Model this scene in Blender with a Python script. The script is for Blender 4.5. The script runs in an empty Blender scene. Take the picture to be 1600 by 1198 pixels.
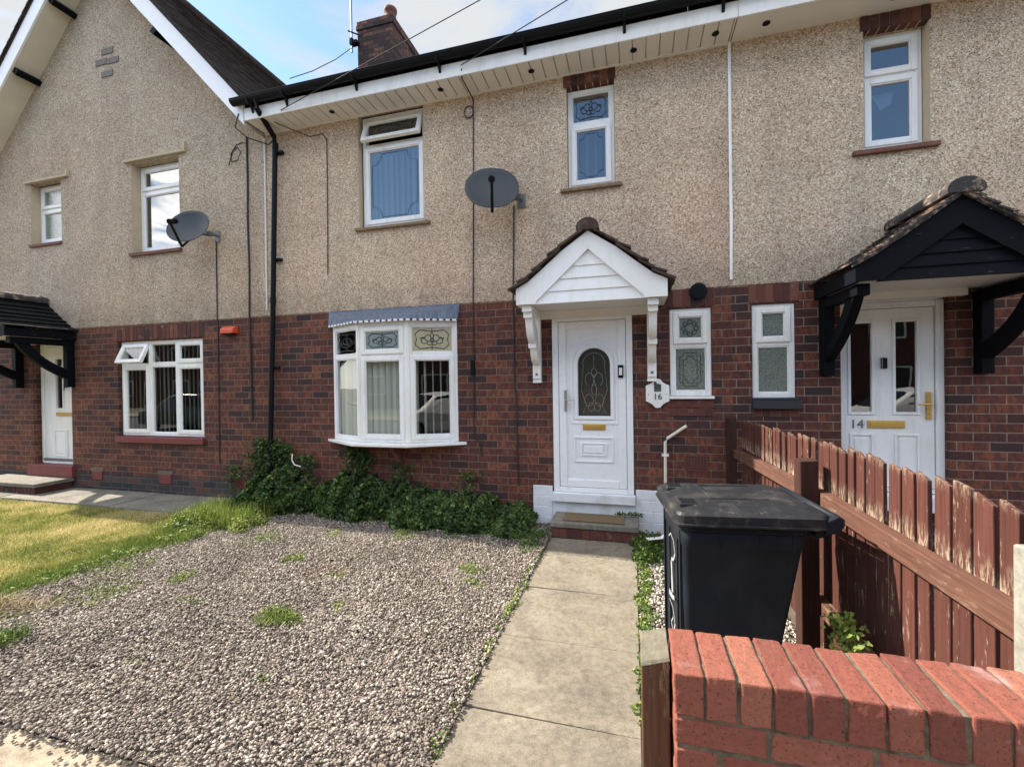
import bpy, math, random
import numpy as np
from mathutils import Matrix, Vector
C = bpy.context
S = C.scene
COL = S.collection
rad = math.radians
random.seed(7); RNG = np.random.default_rng(7)

# ------------------------------------------------------------------ camera
def make_camera():
    cam = bpy.data.cameras.new('camera'); o = bpy.data.objects.new('camera', cam); COL.objects.link(o)
    yaw, pitch, roll = rad(15.296), rad(-.354), rad(.852)
    f = Vector((-math.sin(yaw)*math.cos(pitch), math.cos(yaw)*math.cos(pitch), math.sin(pitch)))
    r = Vector((math.cos(yaw), math.sin(yaw), 0)); d = f.cross(r)
    r2 = r*math.cos(roll)+d*math.sin(roll); d2 = -r*math.sin(roll)+d*math.cos(roll)
    M = Matrix((r2, -d2, -f)).transposed().to_4x4(); M.translation = Vector((0, -5.2, 1.72))
    o.matrix_world = M
    cam.lens = 691.3/1600*36; cam.sensor_width = 36; cam.clip_start = .05; cam.clip_end = 600
    S.camera = o
make_camera()

# ------------------------------------------------------------------ light
SUN_EL, SUN_D = rad(40), rad(2.9)       # elevation, and how far the sun stands behind the facade line
def make_light():
    w = bpy.data.worlds.new('World'); S.world = w; w.use_nodes = True
    nt = w.node_tree; N = nt.nodes; L = nt.links; N.clear()
    out = N.new('ShaderNodeOutputWorld'); bg = N.new('ShaderNodeBackground'); bg.inputs[1].default_value = .10
    sky = N.new('ShaderNodeTexSky'); sky.sky_type = 'NISHITA'; sky.sun_disc = False
    sky.sun_elevation = SUN_EL; sky.sun_rotation = rad(-90)+SUN_D
    sky.air_density = 1.15; sky.dust_density = .35; sky.ozone_density = 2.2
    tc = N.new('ShaderNodeTexCoord'); sep = N.new('ShaderNodeSeparateXYZ'); L.new(tc.outputs['Generated'], sep.inputs[0])
    mx = N.new('ShaderNodeMath'); mx.operation = 'MAXIMUM'; L.new(sep.outputs[2], mx.inputs[0]); mx.inputs[1].default_value = .06
    dx = N.new('ShaderNodeMath'); dx.operation = 'DIVIDE'; L.new(sep.outputs[0], dx.inputs[0]); L.new(mx.outputs[0], dx.inputs[1])
    dy = N.new('ShaderNodeMath'); dy.operation = 'DIVIDE'; L.new(sep.outputs[1], dy.inputs[0]); L.new(mx.outputs[0], dy.inputs[1])
    cb = N.new('ShaderNodeCombineXYZ'); L.new(dx.outputs[0], cb.inputs[0]); L.new(dy.outputs[0], cb.inputs[1]); cb.inputs[2].default_value = 7.7
    n1 = N.new('ShaderNodeTexNoise'); n1.inputs['Scale'].default_value = 1.9; n1.inputs['Detail'].default_value = 9; n1.inputs['Roughness'].default_value = .56
    n1.inputs['Distortion'].default_value = .35
    L.new(cb.outputs[0], n1.inputs['Vector'])
    rp = N.new('ShaderNodeValToRGB'); L.new(n1.outputs[0], rp.inputs[0])
    rp.color_ramp.elements[0].position = .35; rp.color_ramp.elements[1].position = .585
    rp.color_ramp.interpolation = 'EASE'
    
    def mr(sock, a, b):
        n = N.new('ShaderNodeMapRange'); n.interpolation_type = 'SMOOTHSTEP'; L.new(sock, n.inputs['Value']); n.inputs['From Min'].default_value = a; n.inputs['From Max'].default_value = b; return n.outputs[0]
    def mm(op, a, b):
        n = N.new('ShaderNodeMath'); n.operation = op
        for i, v in enumerate((a, b)):
            if isinstance(v, float): n.inputs[i].default_value = v
            else: L.new(v, n.inputs[i])
        return n.outputs[0]
    # a clear blue stretch low in the sky over the road side
    clear = mm('MULTIPLY', mm('MULTIPLY', mr(sep.outputs[1], -.35, -.62), mr(sep.outputs[0], -.70, -.58)), mm('SUBTRACT', 1.0, mr(sep.outputs[2], .52, .66)))
    mask = mm('MULTIPLY', rp.outputs[0], mm('SUBTRACT', 1.0, clear))
    mix = N.new('ShaderNodeMixRGB'); L.new(mask, mix.inputs[0])
    tn = N.new('ShaderNodeMixRGB'); tn.blend_type = 'MULTIPLY'; tn.inputs[0].default_value = 1; L.new(sky.outputs[0], tn.inputs[1]); tn.inputs[2].default_value = (.92, .99, 1.03, 1); L.new(tn.outputs[0], mix.inputs[1]); 
    cr = N.new('ShaderNodeValToRGB'); L.new(sep.outputs[1], cr.inputs[0]); e = cr.color_ramp.elements   # clouds over the road side made brighter to fill the shaded facade
    ma = N.new('ShaderNodeMath'); ma.operation = 'MULTIPLY_ADD'; L.new(sep.outputs[1], ma.inputs[0]); ma.inputs[1].default_value = -.5; ma.inputs[2].default_value = .5; L.new(ma.outputs[0], cr.inputs[0])
    e[0].position = .35; e[0].color = (.17, .175, .18, 1); e[1].position = .75; e[1].color = (1, .965, .92, 1)
    vm = N.new('ShaderNodeVectorMath'); vm.operation = 'SCALE'; L.new(cr.outputs[0], vm.inputs[0]); vm.inputs['Scale'].default_value = 17; L.new(vm.outputs[0], mix.inputs[2])
    L.new(mix.outputs[0], bg.inputs[0]); L.new(bg.outputs[0], out.inputs[0])
    s = bpy.data.lights.new('sun', 'SUN'); s.energy = 4.9; s.angle = rad(.5); s.color = (1, .91, .77)
    so = bpy.data.objects.new('sun', s); COL.objects.link(so)
    d = Vector((-math.cos(SUN_EL)*math.cos(SUN_D), math.cos(SUN_EL)*math.sin(SUN_D), math.sin(SUN_EL)))
    so.rotation_euler = d.to_track_quat('Z', 'Y').to_euler()
make_light()
S.view_settings.view_transform = 'Standard'; S.view_settings.look = 'None'
S.view_settings.exposure = 1.46; S.view_settings.gamma = 1
S.cycles.max_bounces = 8; S.cycles.transparent_max_bounces = 12

# ------------------------------------------------------------------ mesh builder
class MB:
    def __init__(s, M=None): s.v = []; s.f = []; s.t = []; s.M = M or Matrix(); s.tint = .5
    def add(s, vs, fs, M=None):
        b = len(s.v); T = s.M @ M if M else s.M
        s.v += [tuple(T @ Vector(p)) for p in vs]
        for f in fs: s.f.append(tuple(b+i for i in f)); s.t.append(s.tint)
        return s
    def box(s, x0, x1, y0, y1, z0, z1, M=None):
        vs = [(x0,y0,z0),(x1,y0,z0),(x1,y1,z0),(x0,y1,z0),(x0,y0,z1),(x1,y0,z1),(x1,y1,z1),(x0,y1,z1)]
        return s.add(vs, [(0,3,2,1),(4,5,6,7),(0,1,5,4),(1,2,6,5),(2,3,7,6),(3,0,4,7)], M)
    def hexa(s, b, t):            # bottom and top quads
        return s.add(list(b)+list(t), [(3,2,1,0),(4,5,6,7),(0,1,5,4),(1,2,6,5),(2,3,7,6),(3,0,4,7)])
    def prism(s, poly, a0, a1, axis='y', M=None):   # polygon in the plane across axis, extruded along it
        n = len(poly); mk = {'y': lambda p, a: (p[0], a, p[1]), 'x': lambda p, a: (a, p[0], p[1]), 'z': lambda p, a: (p[0], p[1], a)}[axis]
        vs = [mk(p, a0) for p in poly]+[mk(p, a1) for p in poly]
        fs = [tuple(range(n)), tuple(range(2*n-1, n-1, -1))]+[(i, n+i, n+(i+1) % n, (i+1) % n) for i in range(n)]
        return s.add(vs, fs, M)
    def tube(s, pts, r, n=8, cap=True):
        pts = [Vector(p) for p in pts]; rings = []; up = Vector((0, 0, 1))
        rr = r if isinstance(r, (list, tuple)) else [r]*len(pts)
        for i, p in enumerate(pts):
            d = (pts[min(i+1, len(pts)-1)]-pts[max(i-1, 0)]).normalized()
            a = d.cross(up); a = a if a.length > .05 else d.cross(Vector((1, 0, 0))); a.normalize(); b = d.cross(a)
            rings.append([p+(a*math.cos(q*2*math.pi/n)+b*math.sin(q*2*math.pi/n))*rr[i] for q in range(n)])
        vs = [v for g in rings for v in g]; fs = []
        for i in range(len(pts)-1):
            for q in range(n): fs.append((i*n+q, i*n+(q+1) % n, (i+1)*n+(q+1) % n, (i+1)*n+q))
        if cap: fs += [tuple(range(n-1, -1, -1)), tuple(range((len(pts)-1)*n, len(pts)*n))]
        return s.add(vs, fs)
    def lathe(s, prof, c, n=20, axis='z'):         # prof [(r, h)]
        vs = []; fs = []
        for r, h in prof:
            for q in range(n):
                a = q*2*math.pi/n; u, w = r*math.cos(a), r*math.sin(a)
                vs.append({'z': (c[0]+u, c[1]+w, c[2]+h), 'y': (c[0]+u, c[1]+h, c[2]+w), 'x': (c[0]+h, c[1]+u, c[2]+w)}[axis])
        for i in range(len(prof)-1):
            for q in range(n): fs.append((i*n+q, i*n+(q+1) % n, (i+1)*n+(q+1) % n, (i+1)*n+q))
        fs += [tuple(range(n-1, -1, -1)), tuple(range((len(prof)-1)*n, len(prof)*n))]
        return s.add(vs, fs)
    def ring(s, x0, x1, z0, z1, w, y0, y1, wb=None):  # rectangular frame, stiles full height
        wb = wb or w
        s.box(x0, x0+w, y0, y1, z0, z1); s.box(x1-w, x1, y0, y1, z0, z1)
        s.box(x0+w, x1-w, y0, y1, z0, z0+wb); s.box(x0+w, x1-w, y0, y1, z1-w, z1); return s
    def build(s, name, mat, parent=None, bevel=0, smooth=False, seg=2):
        off = Vector((0, 0, 0)); p = parent
        while p is not None: off += p.location; p = p.parent
        me = bpy.data.meshes.new(name)
        me.from_pydata([(v[0]-off.x, v[1]-off.y, v[2]-off.z) for v in s.v], [], s.f)
        a = me.attributes.new('tint', 'FLOAT', 'FACE'); a.data.foreach_set('value', s.t)
        if smooth: me.polygons.foreach_set('use_smooth', [True]*len(s.f))
        me.materials.append(mat)
        o = bpy.data.objects.new(name, me); COL.objects.link(o); o.parent = parent
        if bevel:
            m = o.modifiers.new('bevel', 'BEVEL'); m.width = bevel; m.segments = seg; m.limit_method = 'ANGLE'; m.angle_limit = rad(40)
        return o

def thing(name, label, cat, loc=(0, 0, 0), group=None):
    o = bpy.data.objects.new(name, None); COL.objects.link(o); o.location = loc; o.empty_display_size = .2
    o['label'] = label; o['category'] = cat
    if group: o['group'] = group
    return o
def tag(o, label, cat, group=None):
    o['label'] = label; o['category'] = cat
    if group: o['group'] = group
    return o
def kind(o, k, label=None, cat=None):
    o['kind'] = k
    if label: o['label'] = label
    if cat: o['category'] = cat
    return o
def copy_tree(o, parent=None):
    c = o.copy(); COL.objects.link(c); c.parent = parent
    for ch in list(o.children): copy_tree(ch, c)
    return c

# ------------------------------------------------------------------ materials
class MT:
    def __init__(s, name):
        s.m = bpy.data.materials.new(name); s.m.use_nodes = True; s.nt = s.m.node_tree; s.N = s.nt.nodes; s.L = s.nt.links
        s.b = s.N['Principled BSDF']; s.tc = s.N.new('ShaderNodeTexCoord')
    def set(s, **k):
        for a, v in k.items():
            i = s.b.inputs[{'rough': 'Roughness', 'metal': 'Metallic', 'spec': 'Specular IOR Level', 'color': 'Base Color', 'coat': 'Coat Weight'}[a]]
            if hasattr(v, 'is_linked') or isinstance(v, bpy.types.NodeSocket): s.L.new(v, i)
            else: i.default_value = v if not isinstance(v, tuple) else (*v, 1)
        return s
    def pos(s, sx=1, sy=1, sz=1, src='Object'):
        m = s.N.new('ShaderNodeMapping'); m.inputs['Scale'].default_value = (sx, sy, sz); s.L.new(s.tc.outputs[src], m.inputs[0]); return m.outputs[0]
    def noise(s, sc, det=4, rough=.55, vec=None, dist=0):
        n = s.N.new('ShaderNodeTexNoise'); n.inputs['Scale'].default_value = sc; n.inputs['Detail'].default_value = det
        n.inputs['Roughness'].default_value = rough; n.inputs['Distortion'].default_value = dist
        s.L.new(vec if vec else s.tc.outputs['Object'], n.inputs['Vector']); return n.outputs[0]
    def voro(s, sc, vec=None, feat='F1', out='Color', rnd=1):
        n = s.N.new('ShaderNodeTexVoronoi'); n.feature = feat; n.inputs['Scale'].default_value = sc; n.inputs['Randomness'].default_value = rnd
        s.L.new(vec if vec else s.tc.outputs['Object'], n.inputs['Vector']); return n.outputs[out]
    def ramp(s, x, stops, interp='LINEAR'):
        r = s.N.new('ShaderNodeValToRGB'); e = r.color_ramp.elements; r.color_ramp.interpolation = interp
        while len(e) < len(stops): e.new(.5)
        for el, (p, c) in zip(e, stops):
            el.position = p; el.color = (*c, 1) if isinstance(c, tuple) else (c, c, c, 1)
        s.L.new(x, r.inputs[0]); return r.outputs[0]
    def mix(s, f, a, b, mode='MIX'):
        m = s.N.new('ShaderNodeMixRGB'); m.blend_type = mode
        for i, v in enumerate((f, a, b)):
            if isinstance(v, bpy.types.NodeSocket): s.L.new(v, m.inputs[i])
            elif isinstance(v, tuple): m.inputs[i].default_value = (*v, 1)
            else: m.inputs[i].default_value = v if i == 0 else (v, v, v, 1)
        return m.outputs[0]
    def math(s, op, a, b=0):
        m = s.N.new('ShaderNodeMath'); m.operation = op
        for i, v in enumerate((a, b)):
            if isinstance(v, bpy.types.NodeSocket): s.L.new(v, m.inputs[i])
            else: m.inputs[i].default_value = v
        return m.outputs[0]
    def attr(s, name='tint'):
        a = s.N.new('ShaderNodeAttribute'); a.attribute_name = name; return a.outputs['Fac']
    def bump(s, h, strength=.5, dist=.01):
        b = s.N.new('ShaderNodeBump'); b.inputs['Strength'].default_value = strength; b.inputs['Distance'].default_value = dist
        s.L.new(h, b.inputs['Height']); s.L.new(b.outputs[0], s.b.inputs['Normal']); return s
    def xz(s):                                  # wall coordinates (x+y, z)
        sp = s.N.new('ShaderNodeSeparateXYZ'); s.L.new(s.tc.outputs['Object'], sp.inputs[0])
        cb = s.N.new('ShaderNodeCombineXYZ'); s.L.new(s.math('ADD', sp.outputs[0], sp.outputs[1]), cb.inputs[0]); s.L.new(sp.outputs[2], cb.inputs[1])
        s.sep = sp; return cb.outputs[0]

def simple(name, col, rough=.5, var=.12, nsc=6, metal=0, bump=0, bsc=80, spec=.5):
    t = MT(name); n = t.noise(nsc, 5, .6)
    c = t.mix(1, t.ramp(n, [(.25, 1-var), (.75, 1.0)]), col, 'MULTIPLY')
    t.set(color=c, rough=rough, metal=metal, spec=spec)
    if bump: t.bump(t.noise(bsc, 3), bump, .004)
    return t.m
def brick_mat(name, stops, mortar, mw=.010, bands=True, purple=False):
    t = MT(name); v = t.xz()
    b = t.N.new('ShaderNodeTexBrick'); t.L.new(v, b.inputs['Vector'])
    b.inputs['Scale'].default_value = 1; b.inputs['Brick Width'].default_value = .255; b.inputs['Row Height'].default_value = .0895
    b.inputs['Mortar Size'].default_value = mw*.5; b.inputs['Mortar Smooth'].default_value = .25
    b.inputs['Color1'].default_value = (0, 0, 0, 1); b.inputs['Color2'].default_value = (1, 1, 1, 1); b.inputs['Mortar'].default_value = (.5, .5, .5, 1)
    col = t.ramp(b.outputs['Color'], stops)
    if bands:
        # dark kiln marks: short upright blotches that cross the brick
        m = t.N.new('ShaderNodeMapping'); m.inputs['Scale'].default_value = (26, 11, 1); t.L.new(v, m.inputs[0])
        nz = t.N.new('ShaderNodeTexNoise'); nz.inputs['Scale'].default_value = 1; nz.inputs['Detail'].default_value = 2.5
        shift = t.mix(1, m.outputs[0], t.mix(1, b.outputs['Color'], (37, 19, 5), 'MULTIPLY'), 'ADD'); t.L.new(shift, nz.inputs['Vector'])
        k = t.ramp(nz.outputs[0], [(.40, 0.0), (.56, 1.0)])
        col = t.mix(t.math('MULTIPLY', k, .62), col, (.042, .028, .034))
    fine = t.noise(140, 3, .7); col = t.mix(.55, col, t.ramp(fine, [(.3, .55), (.7, 1.25)]), 'MULTIPLY')
    big = t.noise(.7, 4, .6); col = t.mix(.5, col, t.ramp(big, [(.3, .72), (.7, 1.1)]), 'MULTIPLY')
    mc = t.mix(.6, mortar, t.ramp(t.noise(9, 3), [(.3, .45), (.7, 1.15)]), 'MULTIPLY')
    col = t.mix(b.outputs['Fac'], col, mc)
    t.set(color=col, rough=.88, spec=.25)
    h = t.math('SUBTRACT', t.math('MULTIPLY', fine, .25), b.outputs['Fac']); t.bump(h, .7, .006)
    return t.m
FLETT = [(.02, (.045, .029, .029)), (.16, (.095, .041, .032)), (.42, (.140, .049, .031)), (.72, (.188, .063, .036)), (.88, (.245, .088, .046)), (1, (.15, .075, .055))]
M_brick = brick_mat('brick_rustic', FLETT, (.195, .14, .108))
M_brick_r = brick_mat('brick_rustic_red', [(.05, (.045, .028, .027)), (.3, (.105, .038, .028)), (.65, (.155, .049, .031)), (.95, (.21, .072, .04))], (.25, .19, .15))
M_brick_dk = brick_mat('brick_chimney', [(.1, (.035, .026, .028)), (.45, (.075, .042, .036)), (.9, (.21, .10, .07))], (.035, .03, .03), mw=.022)
M_blue = brick_mat('brick_plinth_blue', [(.1, (.035, .035, .04)), (.6, (.06, .052, .055)), (.95, (.11, .055, .045))], (.13, .11, .09), bands=False)
M_wbrick = (lambda t: (t.set(color=t.mix(t.ramp(t.noise(5, 5), [(.52, 0.0), (.68, .5)]), (.70, .74, .78), (.42, .42, .40)), rough=.6), t.bump(t.noise(30, 3), .2, .004), t.m)[-1])(MT('painted_plinth_white'))

def indiv_brick(name, stops, spk=.5):
    t = MT(name); col = t.ramp(t.attr(), stops)
    sp = t.voro(150); g = t.noise(60, 4, .7)
    col = t.mix(spk, col, t.ramp(g, [(.3, .62), (.5, 1.0), (.75, 1.3)]), 'MULTIPLY')
    col = t.mix(t.ramp(t.noise(130, 3, .6), [(.60, 0.0), (.66, .85)]), col, (.045, .022, .018)); col = t.mix(t.ramp(t.noise(13, 6, .8), [(.54, 0.0), (.72, .45)]), col, (.13, .075, .05))
    col = t.mix(t.ramp(t.noise(7, 4), [(.60, 0.0), (.78, .40)]), col, (.50, .40, .42))
    t.set(color=col, rough=.85, spec=.3); t.bump(t.noise(95, 6, .75), .9, .005); return t.m
M_redbrick = indiv_brick('red_wall_brick', [(0, (.15, .045, .033)), (.35, (.195, .060, .042)), (.7, (.23, .080, .054)), (1, (.285, .12, .078))])
M_soldier = indiv_brick('soldier_brick', [(0, (.04, .022, .024)), (.4, (.085, .032, .026)), (.75, (.12, .042, .031)), (1, (.17, .068, .045))])
M_mortar = simple('mortar', (.185, .145, .10), .95, .85, 26, bump=.9, bsc=70)
M_mortar_dk = simple('mortar_dark', (.17, .125, .095), .95, .4, 18, bump=.5)

def pebble(name='pebbledash', cast=(1, 1, 1)):
    t = MT(name); v = t.xz(); cb = t.N.new('ShaderNodeCombineXYZ'); t.L.new(t.math('ADD', t.sep.outputs[0], t.sep.outputs[1]), cb.inputs[0]); t.L.new(t.math('ADD', t.sep.outputs[2], t.math('MULTIPLY', t.sep.outputs[1], .93)), cb.inputs[1]); v = cb.outputs[0]; m = t.N.new('ShaderNodeMapping'); t.L.new(v, m.inputs[0])
    sp = t.N.new('ShaderNodeSeparateColor')
    vo = t.N.new('ShaderNodeTexVoronoi'); vo.inputs['Scale'].default_value = 100; t.L.new(m.outputs[0], vo.inputs['Vector']); t.L.new(vo.outputs['Color'], sp.inputs[0])
    c = t.ramp(sp.outputs[0], [(0, (.19, .125, .09)), (.10, (.31, .215, .15)), (.26, (.43, .325, .24)), (.5, (.53, .415, .315)), (.74, (.605, .49, .385)), (.9, (.70, .60, .49)), (1, (.82, .77, .68))])
    c = t.mix(.6, c, t.ramp(t.noise(1.1, 6, .68), [(.32, .74), (.66, 1.10)]), 'MULTIPLY')
    c = t.mix(.5, c, t.ramp(t.noise(.5, 3, .5), [(.35, (1.04, .95, .90)), (.65, (.94, 1.0, .98))]), 'MULTIPLY')
    # grime at the foot of the render and under the eaves
    z = t.sep.outputs[2]
    st = t.noise(1, 5, .65, vec=t.pos(2.6, 2.6, .30))
    c = t.mix(.28, c, t.ramp(st, [(.36, .68), (.56, 1.04)]), 'MULTIPLY')
    fz = t.ramp(t.math('MULTIPLY', t.math('SUBTRACT', z, 2.65), 2.2), [(0, 1.0), (.25, .8), (1, 0.0)])
    gr = t.ramp(t.noise(1, 6, .75, vec=t.pos(7, 7, 3)), [(.36, 0.0), (.58, 1.0)])
    c = t.mix(t.math('MULTIPLY', t.math('MULTIPLY', fz, gr), .42), c, (.10, .085, .062))
    c = t.mix(1, c, cast, 'MULTIPLY')
    t.set(color=c, rough=.95, spec=.15); t.bump(t.math('SUBTRACT', 1, vo.outputs['Distance']), .24, .005); return t.m
M_peb = pebble(cast=(.95, .94, .93)); M_peb_l = pebble('pebbledash_greyer', (.80, .82, .83)); M_peb_r = pebble('pebbledash_right', (.93, .95, .94))
M_upvc = (lambda t: (t.set(color=t.mix(t.ramp(t.noise(1, 6, .7, vec=t.pos(9, 9, 2)), [(.5, 0.0), (.72, .42)]), t.mix(t.ramp(t.noise(1.3, 3), [(.4, 0.0), (.6, 1.0)]), (.79, .81, .83), (.76, .765, .74)), (.50, .48, .42)), rough=.34), t.m)[-1])(MT('white_upvc'))
M_upvc_d = (lambda t: (t.set(color=t.mix(t.ramp(t.noise(14, 5, .7), [(.56, 0.0), (.72, .32)]), (.78, .80, .83), (.42, .40, .35)), rough=.36), t.m)[-1])(MT('white_upvc_scuffed'))
M_soffit = simple('soffit_board', (.70, .68, .645), .5, .12, 3)
M_cream = simple('cream_gable_soffit', (.60, .56, .47), .7, .15, 3)
M_barge = simple('white_bargeboard', (.80, .83, .88), .45, .08, 3)
M_black = simple('black_plastic', (.008, .009, .011), .42, .3, 8, spec=.12)
M_pipe_w = simple('cream_pipe', (.70, .67, .58), .45, .1)
M_sandrev = simple('sand_render_reveal', (.50, .42, .30), .9, .2, 10, bump=.3)
M_sill_b = simple('brown_sill_tiles', (.17, .075, .052), .8, .4, 14, bump=.4)
M_sill_o = simple('old_render_sill', (.27, .19, .12), .9, .5, 22, bump=.6)
M_redpaint = simple('red_paint', (.17, .028, .03), .55, .3, 6)
M_blkpaint = simple('black_painted_sill', (.025, .028, .034), .6, .3, 6)
M_tile_dk = (lambda t: (t.set(color=t.mix(t.ramp(t.noise(9, 5, .7), [(.5, 0.0), (.72, .7)]), t.ramp(t.attr(), [(0, (.022, .017, .016)), (1, (.05, .039, .035))]), (.09, .07, .055)), rough=.9, spec=.2), t.bump(t.noise(40, 4), .5, .005), t.m)[-1])(MT('dark_roof_tile'))
M_tile_br = (lambda t: (t.set(color=t.mix(t.ramp(t.noise(12, 5, .7), [(.5, 0.0), (.7, .6)]), t.ramp(t.attr(), [(0, (.035, .025, .021)), (1, (.075, .052, .041))]), (.15, .105, .085)), rough=.9, spec=.2), t.bump(t.noise(40, 4), .6, .006), t.m)[-1])(MT('brown_roof_tile'))
M_tile_bl = simple('black_canopy_tile', (.012, .013, .016), .65, .5, 12, bump=.4, spec=.12)
M_lead = (lambda t: (t.set(color=t.mix(t.ramp(t.noise(1, 4, .6, vec=t.pos(30, 30, 3)), [(.4, 0.0), (.7, .6)]), (.085, .11, .165), (.24, .28, .34)), rough=.6, metal=.2), t.m)[-1])(MT('lead_flashing'))
M_gold = simple('brass', (.62, .43, .14), .32, .15, metal=.85)
M_steel = simple('satin_steel', (.45, .43, .40), .35, .1, metal=.9)
M_dish = simple('satellite_dish_grey', (.034, .043, .054), .6, .15, 5)
M_galv = simple('galvanised_bracket', (.16, .18, .19), .5, .3, metal=.4)
M_redbox = simple('red_alarm_plastic', (.62, .07, .02), .4, .1)
M_terra = simple('terracotta', (.15, .058, .042), .8, .3, 10)
M_dark = simple('dark_interior', (.05, .045, .04), .9, .2)
M_blind = (lambda t: (t.set(color=t.ramp(t.attr(), [(0, (.36, .37, .31)), (1, (.56, .57, .50))]), rough=.8), t.m)[-1])(MT('cream_vertical_blind'))
M_curtain = simple('white_net', (.75, .77, .80), .9, .1)
M_grey = simple('grey_brick', (.20, .175, .165), .9, .3, 12, bump=.4)
M_leadlt = simple('bright_leading', (.30, .29, .27), .5, .2)
M_leadline = simple('window_leading', (.05, .055, .06), .6, .1)
M_cable = simple('black_cable', (.022, .02, .02), .7, .1)
M_mat = simple('coir_doormat', (.19, .135, .07), .95, .5, 60, bump=.9, bsc=220)
M_blackwood = (lambda t: (t.set(color=t.mix(t.ramp(t.noise(1, 5, .7, vec=t.pos(5, 5, 70)), [(.66, 0.0), (.72, .75)]), (.004, .005, .008), (.20, .18, .15)), rough=.6, spec=.08), t.bump(t.noise(1, 4, .6, vec=t.pos(10, 10, 90)), .3, .004), t.m)[-1])(MT('weathered_black_timber'))
M_blackw2 = simple('black_painted_timber', (.004, .005, .008), .6, .3, 9, bump=.25, bsc=30, spec=.08)

def fence_wood(name, base, pale, t0=.60, t1=.70, along=2, band=False):
    t = MT(name); sc = [60, 60, 60]; sc[along] = 2.5; s2 = [38, 38, 38]; s2[along] = 7
    g = t.noise(1, 6, .7, vec=t.pos(*sc)); w = t.noise(1, 6, .75, vec=t.pos(*s2))
    lo = t.noise(2.2, 3)
    c = t.mix(1, t.ramp(g, [(.3, .55), (.7, 1.15)]), t.mix(t.attr(), base, tuple(x*1.35 for x in base)), 'MULTIPLY')
    k = t.ramp(t.math('ADD', w, t.math('MULTIPLY', t.math('SUBTRACT', lo, .5), .25)), [(t0, 0.0), (t1, .8)])
    if band:                                     # paint flaked off where rain stands on the rail, and along the sawn tops
        sp = t.N.new('ShaderNodeSeparateXYZ'); t.L.new(t.tc.outputs['Object'], sp.inputs[0])
        zb = t.ramp(t.math('MULTIPLY', sp.outputs[2], .5), [(.40, 0.0), (.50, .0), (.505, 1.0), (.565, .0), (.64, .0), (.672, .7)])
        k = t.math('MAXIMUM', k, t.math('MULTIPLY', t.ramp(t.noise(1, 5, .75, vec=t.pos(70, 70, 14)), [(.47, 0.0), (.58, .9)]), zb))
    c = t.mix(k, c, pale); t.set(color=c, rough=.82, spec=.2); t.bump(g, .6, .004); return t.m
M_picket = fence_wood('red_stained_picket', (.066, .0235, .018), (.36, .30, .22), .60, .70, band=True)
M_rail = fence_wood('stained_rail', (.095, .044, .031), (.27, .22, .16), .56, .74, along=1)
M_fpost = fence_wood('dark_fence_post', (.04, .017, .013), (.24, .19, .15), .66, .76)
M_gpost = fence_wood('worn_gate_post', (.085, .042, .026), (.34, .27, .20), .54, .72)
M_palepost = simple('pale_grey_post', (.27, .26, .225), .9, .5, 30, bump=.5)

def glass(name, tint=(.86, .9, .9), ior=1.9, obscure=0, rough=.0):
    m = bpy.data.materials.new(name); m.use_nodes = True; nt = m.node_tree; N = nt.nodes; L = nt.links; N.clear()
    out = N.new('ShaderNodeOutputMaterial'); mx = N.new('ShaderNodeMixShader'); fr = N.new('ShaderNodeFresnel'); fr.inputs[0].default_value = ior
    g = N.new('ShaderNodeBsdfGlossy'); g.inputs['Roughness'].default_value = rough; g.inputs[0].default_value = (1, 1, 1, 1)
    tr = N.new('ShaderNodeBsdfTransparent'); tr.inputs[0].default_value = (*tint, 1)
    ge = N.new('ShaderNodeNewGeometry'); iv = N.new('ShaderNodeMath'); iv.operation = 'SUBTRACT'; iv.inputs[0].default_value = 1; L.new(ge.outputs['Backfacing'], iv.inputs[1])
    fm = N.new('ShaderNodeMath'); fm.operation = 'MULTIPLY'; L.new(fr.outputs[0], fm.inputs[0]); L.new(iv.outputs[0], fm.inputs[1]); L.new(fm.outputs[0], mx.inputs[0]); L.new(mx.outputs[0], out.inputs[0]); L.new(g.outputs[0], mx.inputs[2])
    tc = N.new('ShaderNodeTexCoord'); nz = N.new('ShaderNodeTexNoise'); nz.inputs['Scale'].default_value = 90 if obscure else 1.6
    nz.inputs['Detail'].default_value = 2; L.new(tc.outputs['Object'], nz.inputs['Vector'])
    bp = N.new('ShaderNodeBump'); bp.inputs['Strength'].default_value = .35 if obscure else .05; bp.inputs['Distance'].default_value = .006 if obscure else .02
    L.new(nz.outputs[0], bp.inputs['Height']); L.new(bp.outputs[0], g.inputs['Normal']); L.new(bp.outputs[0], fr.inputs['Normal'])
    if obscure:
        d = N.new('ShaderNodeBsdfDiffuse'); rp = N.new('ShaderNodeValToRGB'); L.new(nz.outputs[0], rp.inputs[0])
        rp.color_ramp.elements[0].color = (.08, .11, .09, 1); rp.color_ramp.elements[1].color = (.30, .36, .32, 1)
        rp.color_ramp.elements[0].position = .35; rp.color_ramp.elements[1].position = .68; L.new(rp.outputs[0], d.inputs[0])
        m2 = N.new('ShaderNodeMixShader'); m2.inputs[0].default_value = obscure; L.new(tr.outputs[0], m2.inputs[1]); L.new(d.outputs[0], m2.inputs[2]); L.new(m2.outputs[0], mx.inputs[1])
    else: L.new(tr.outputs[0], mx.inputs[1])
    return m
G_clear = glass('window_glass', ior=2.0)
G_bright = glass('upper_window_glass', tint=(.28, .36, .44), ior=2.65)
G_obs = glass('obscured_glass', obscure=.75, rough=.08)
G_dark = glass('door_glass', tint=(.4, .42, .42), ior=1.7, obscure=.12)
G_cream = glass('plain_pane_glass', obscure=.0)

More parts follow.
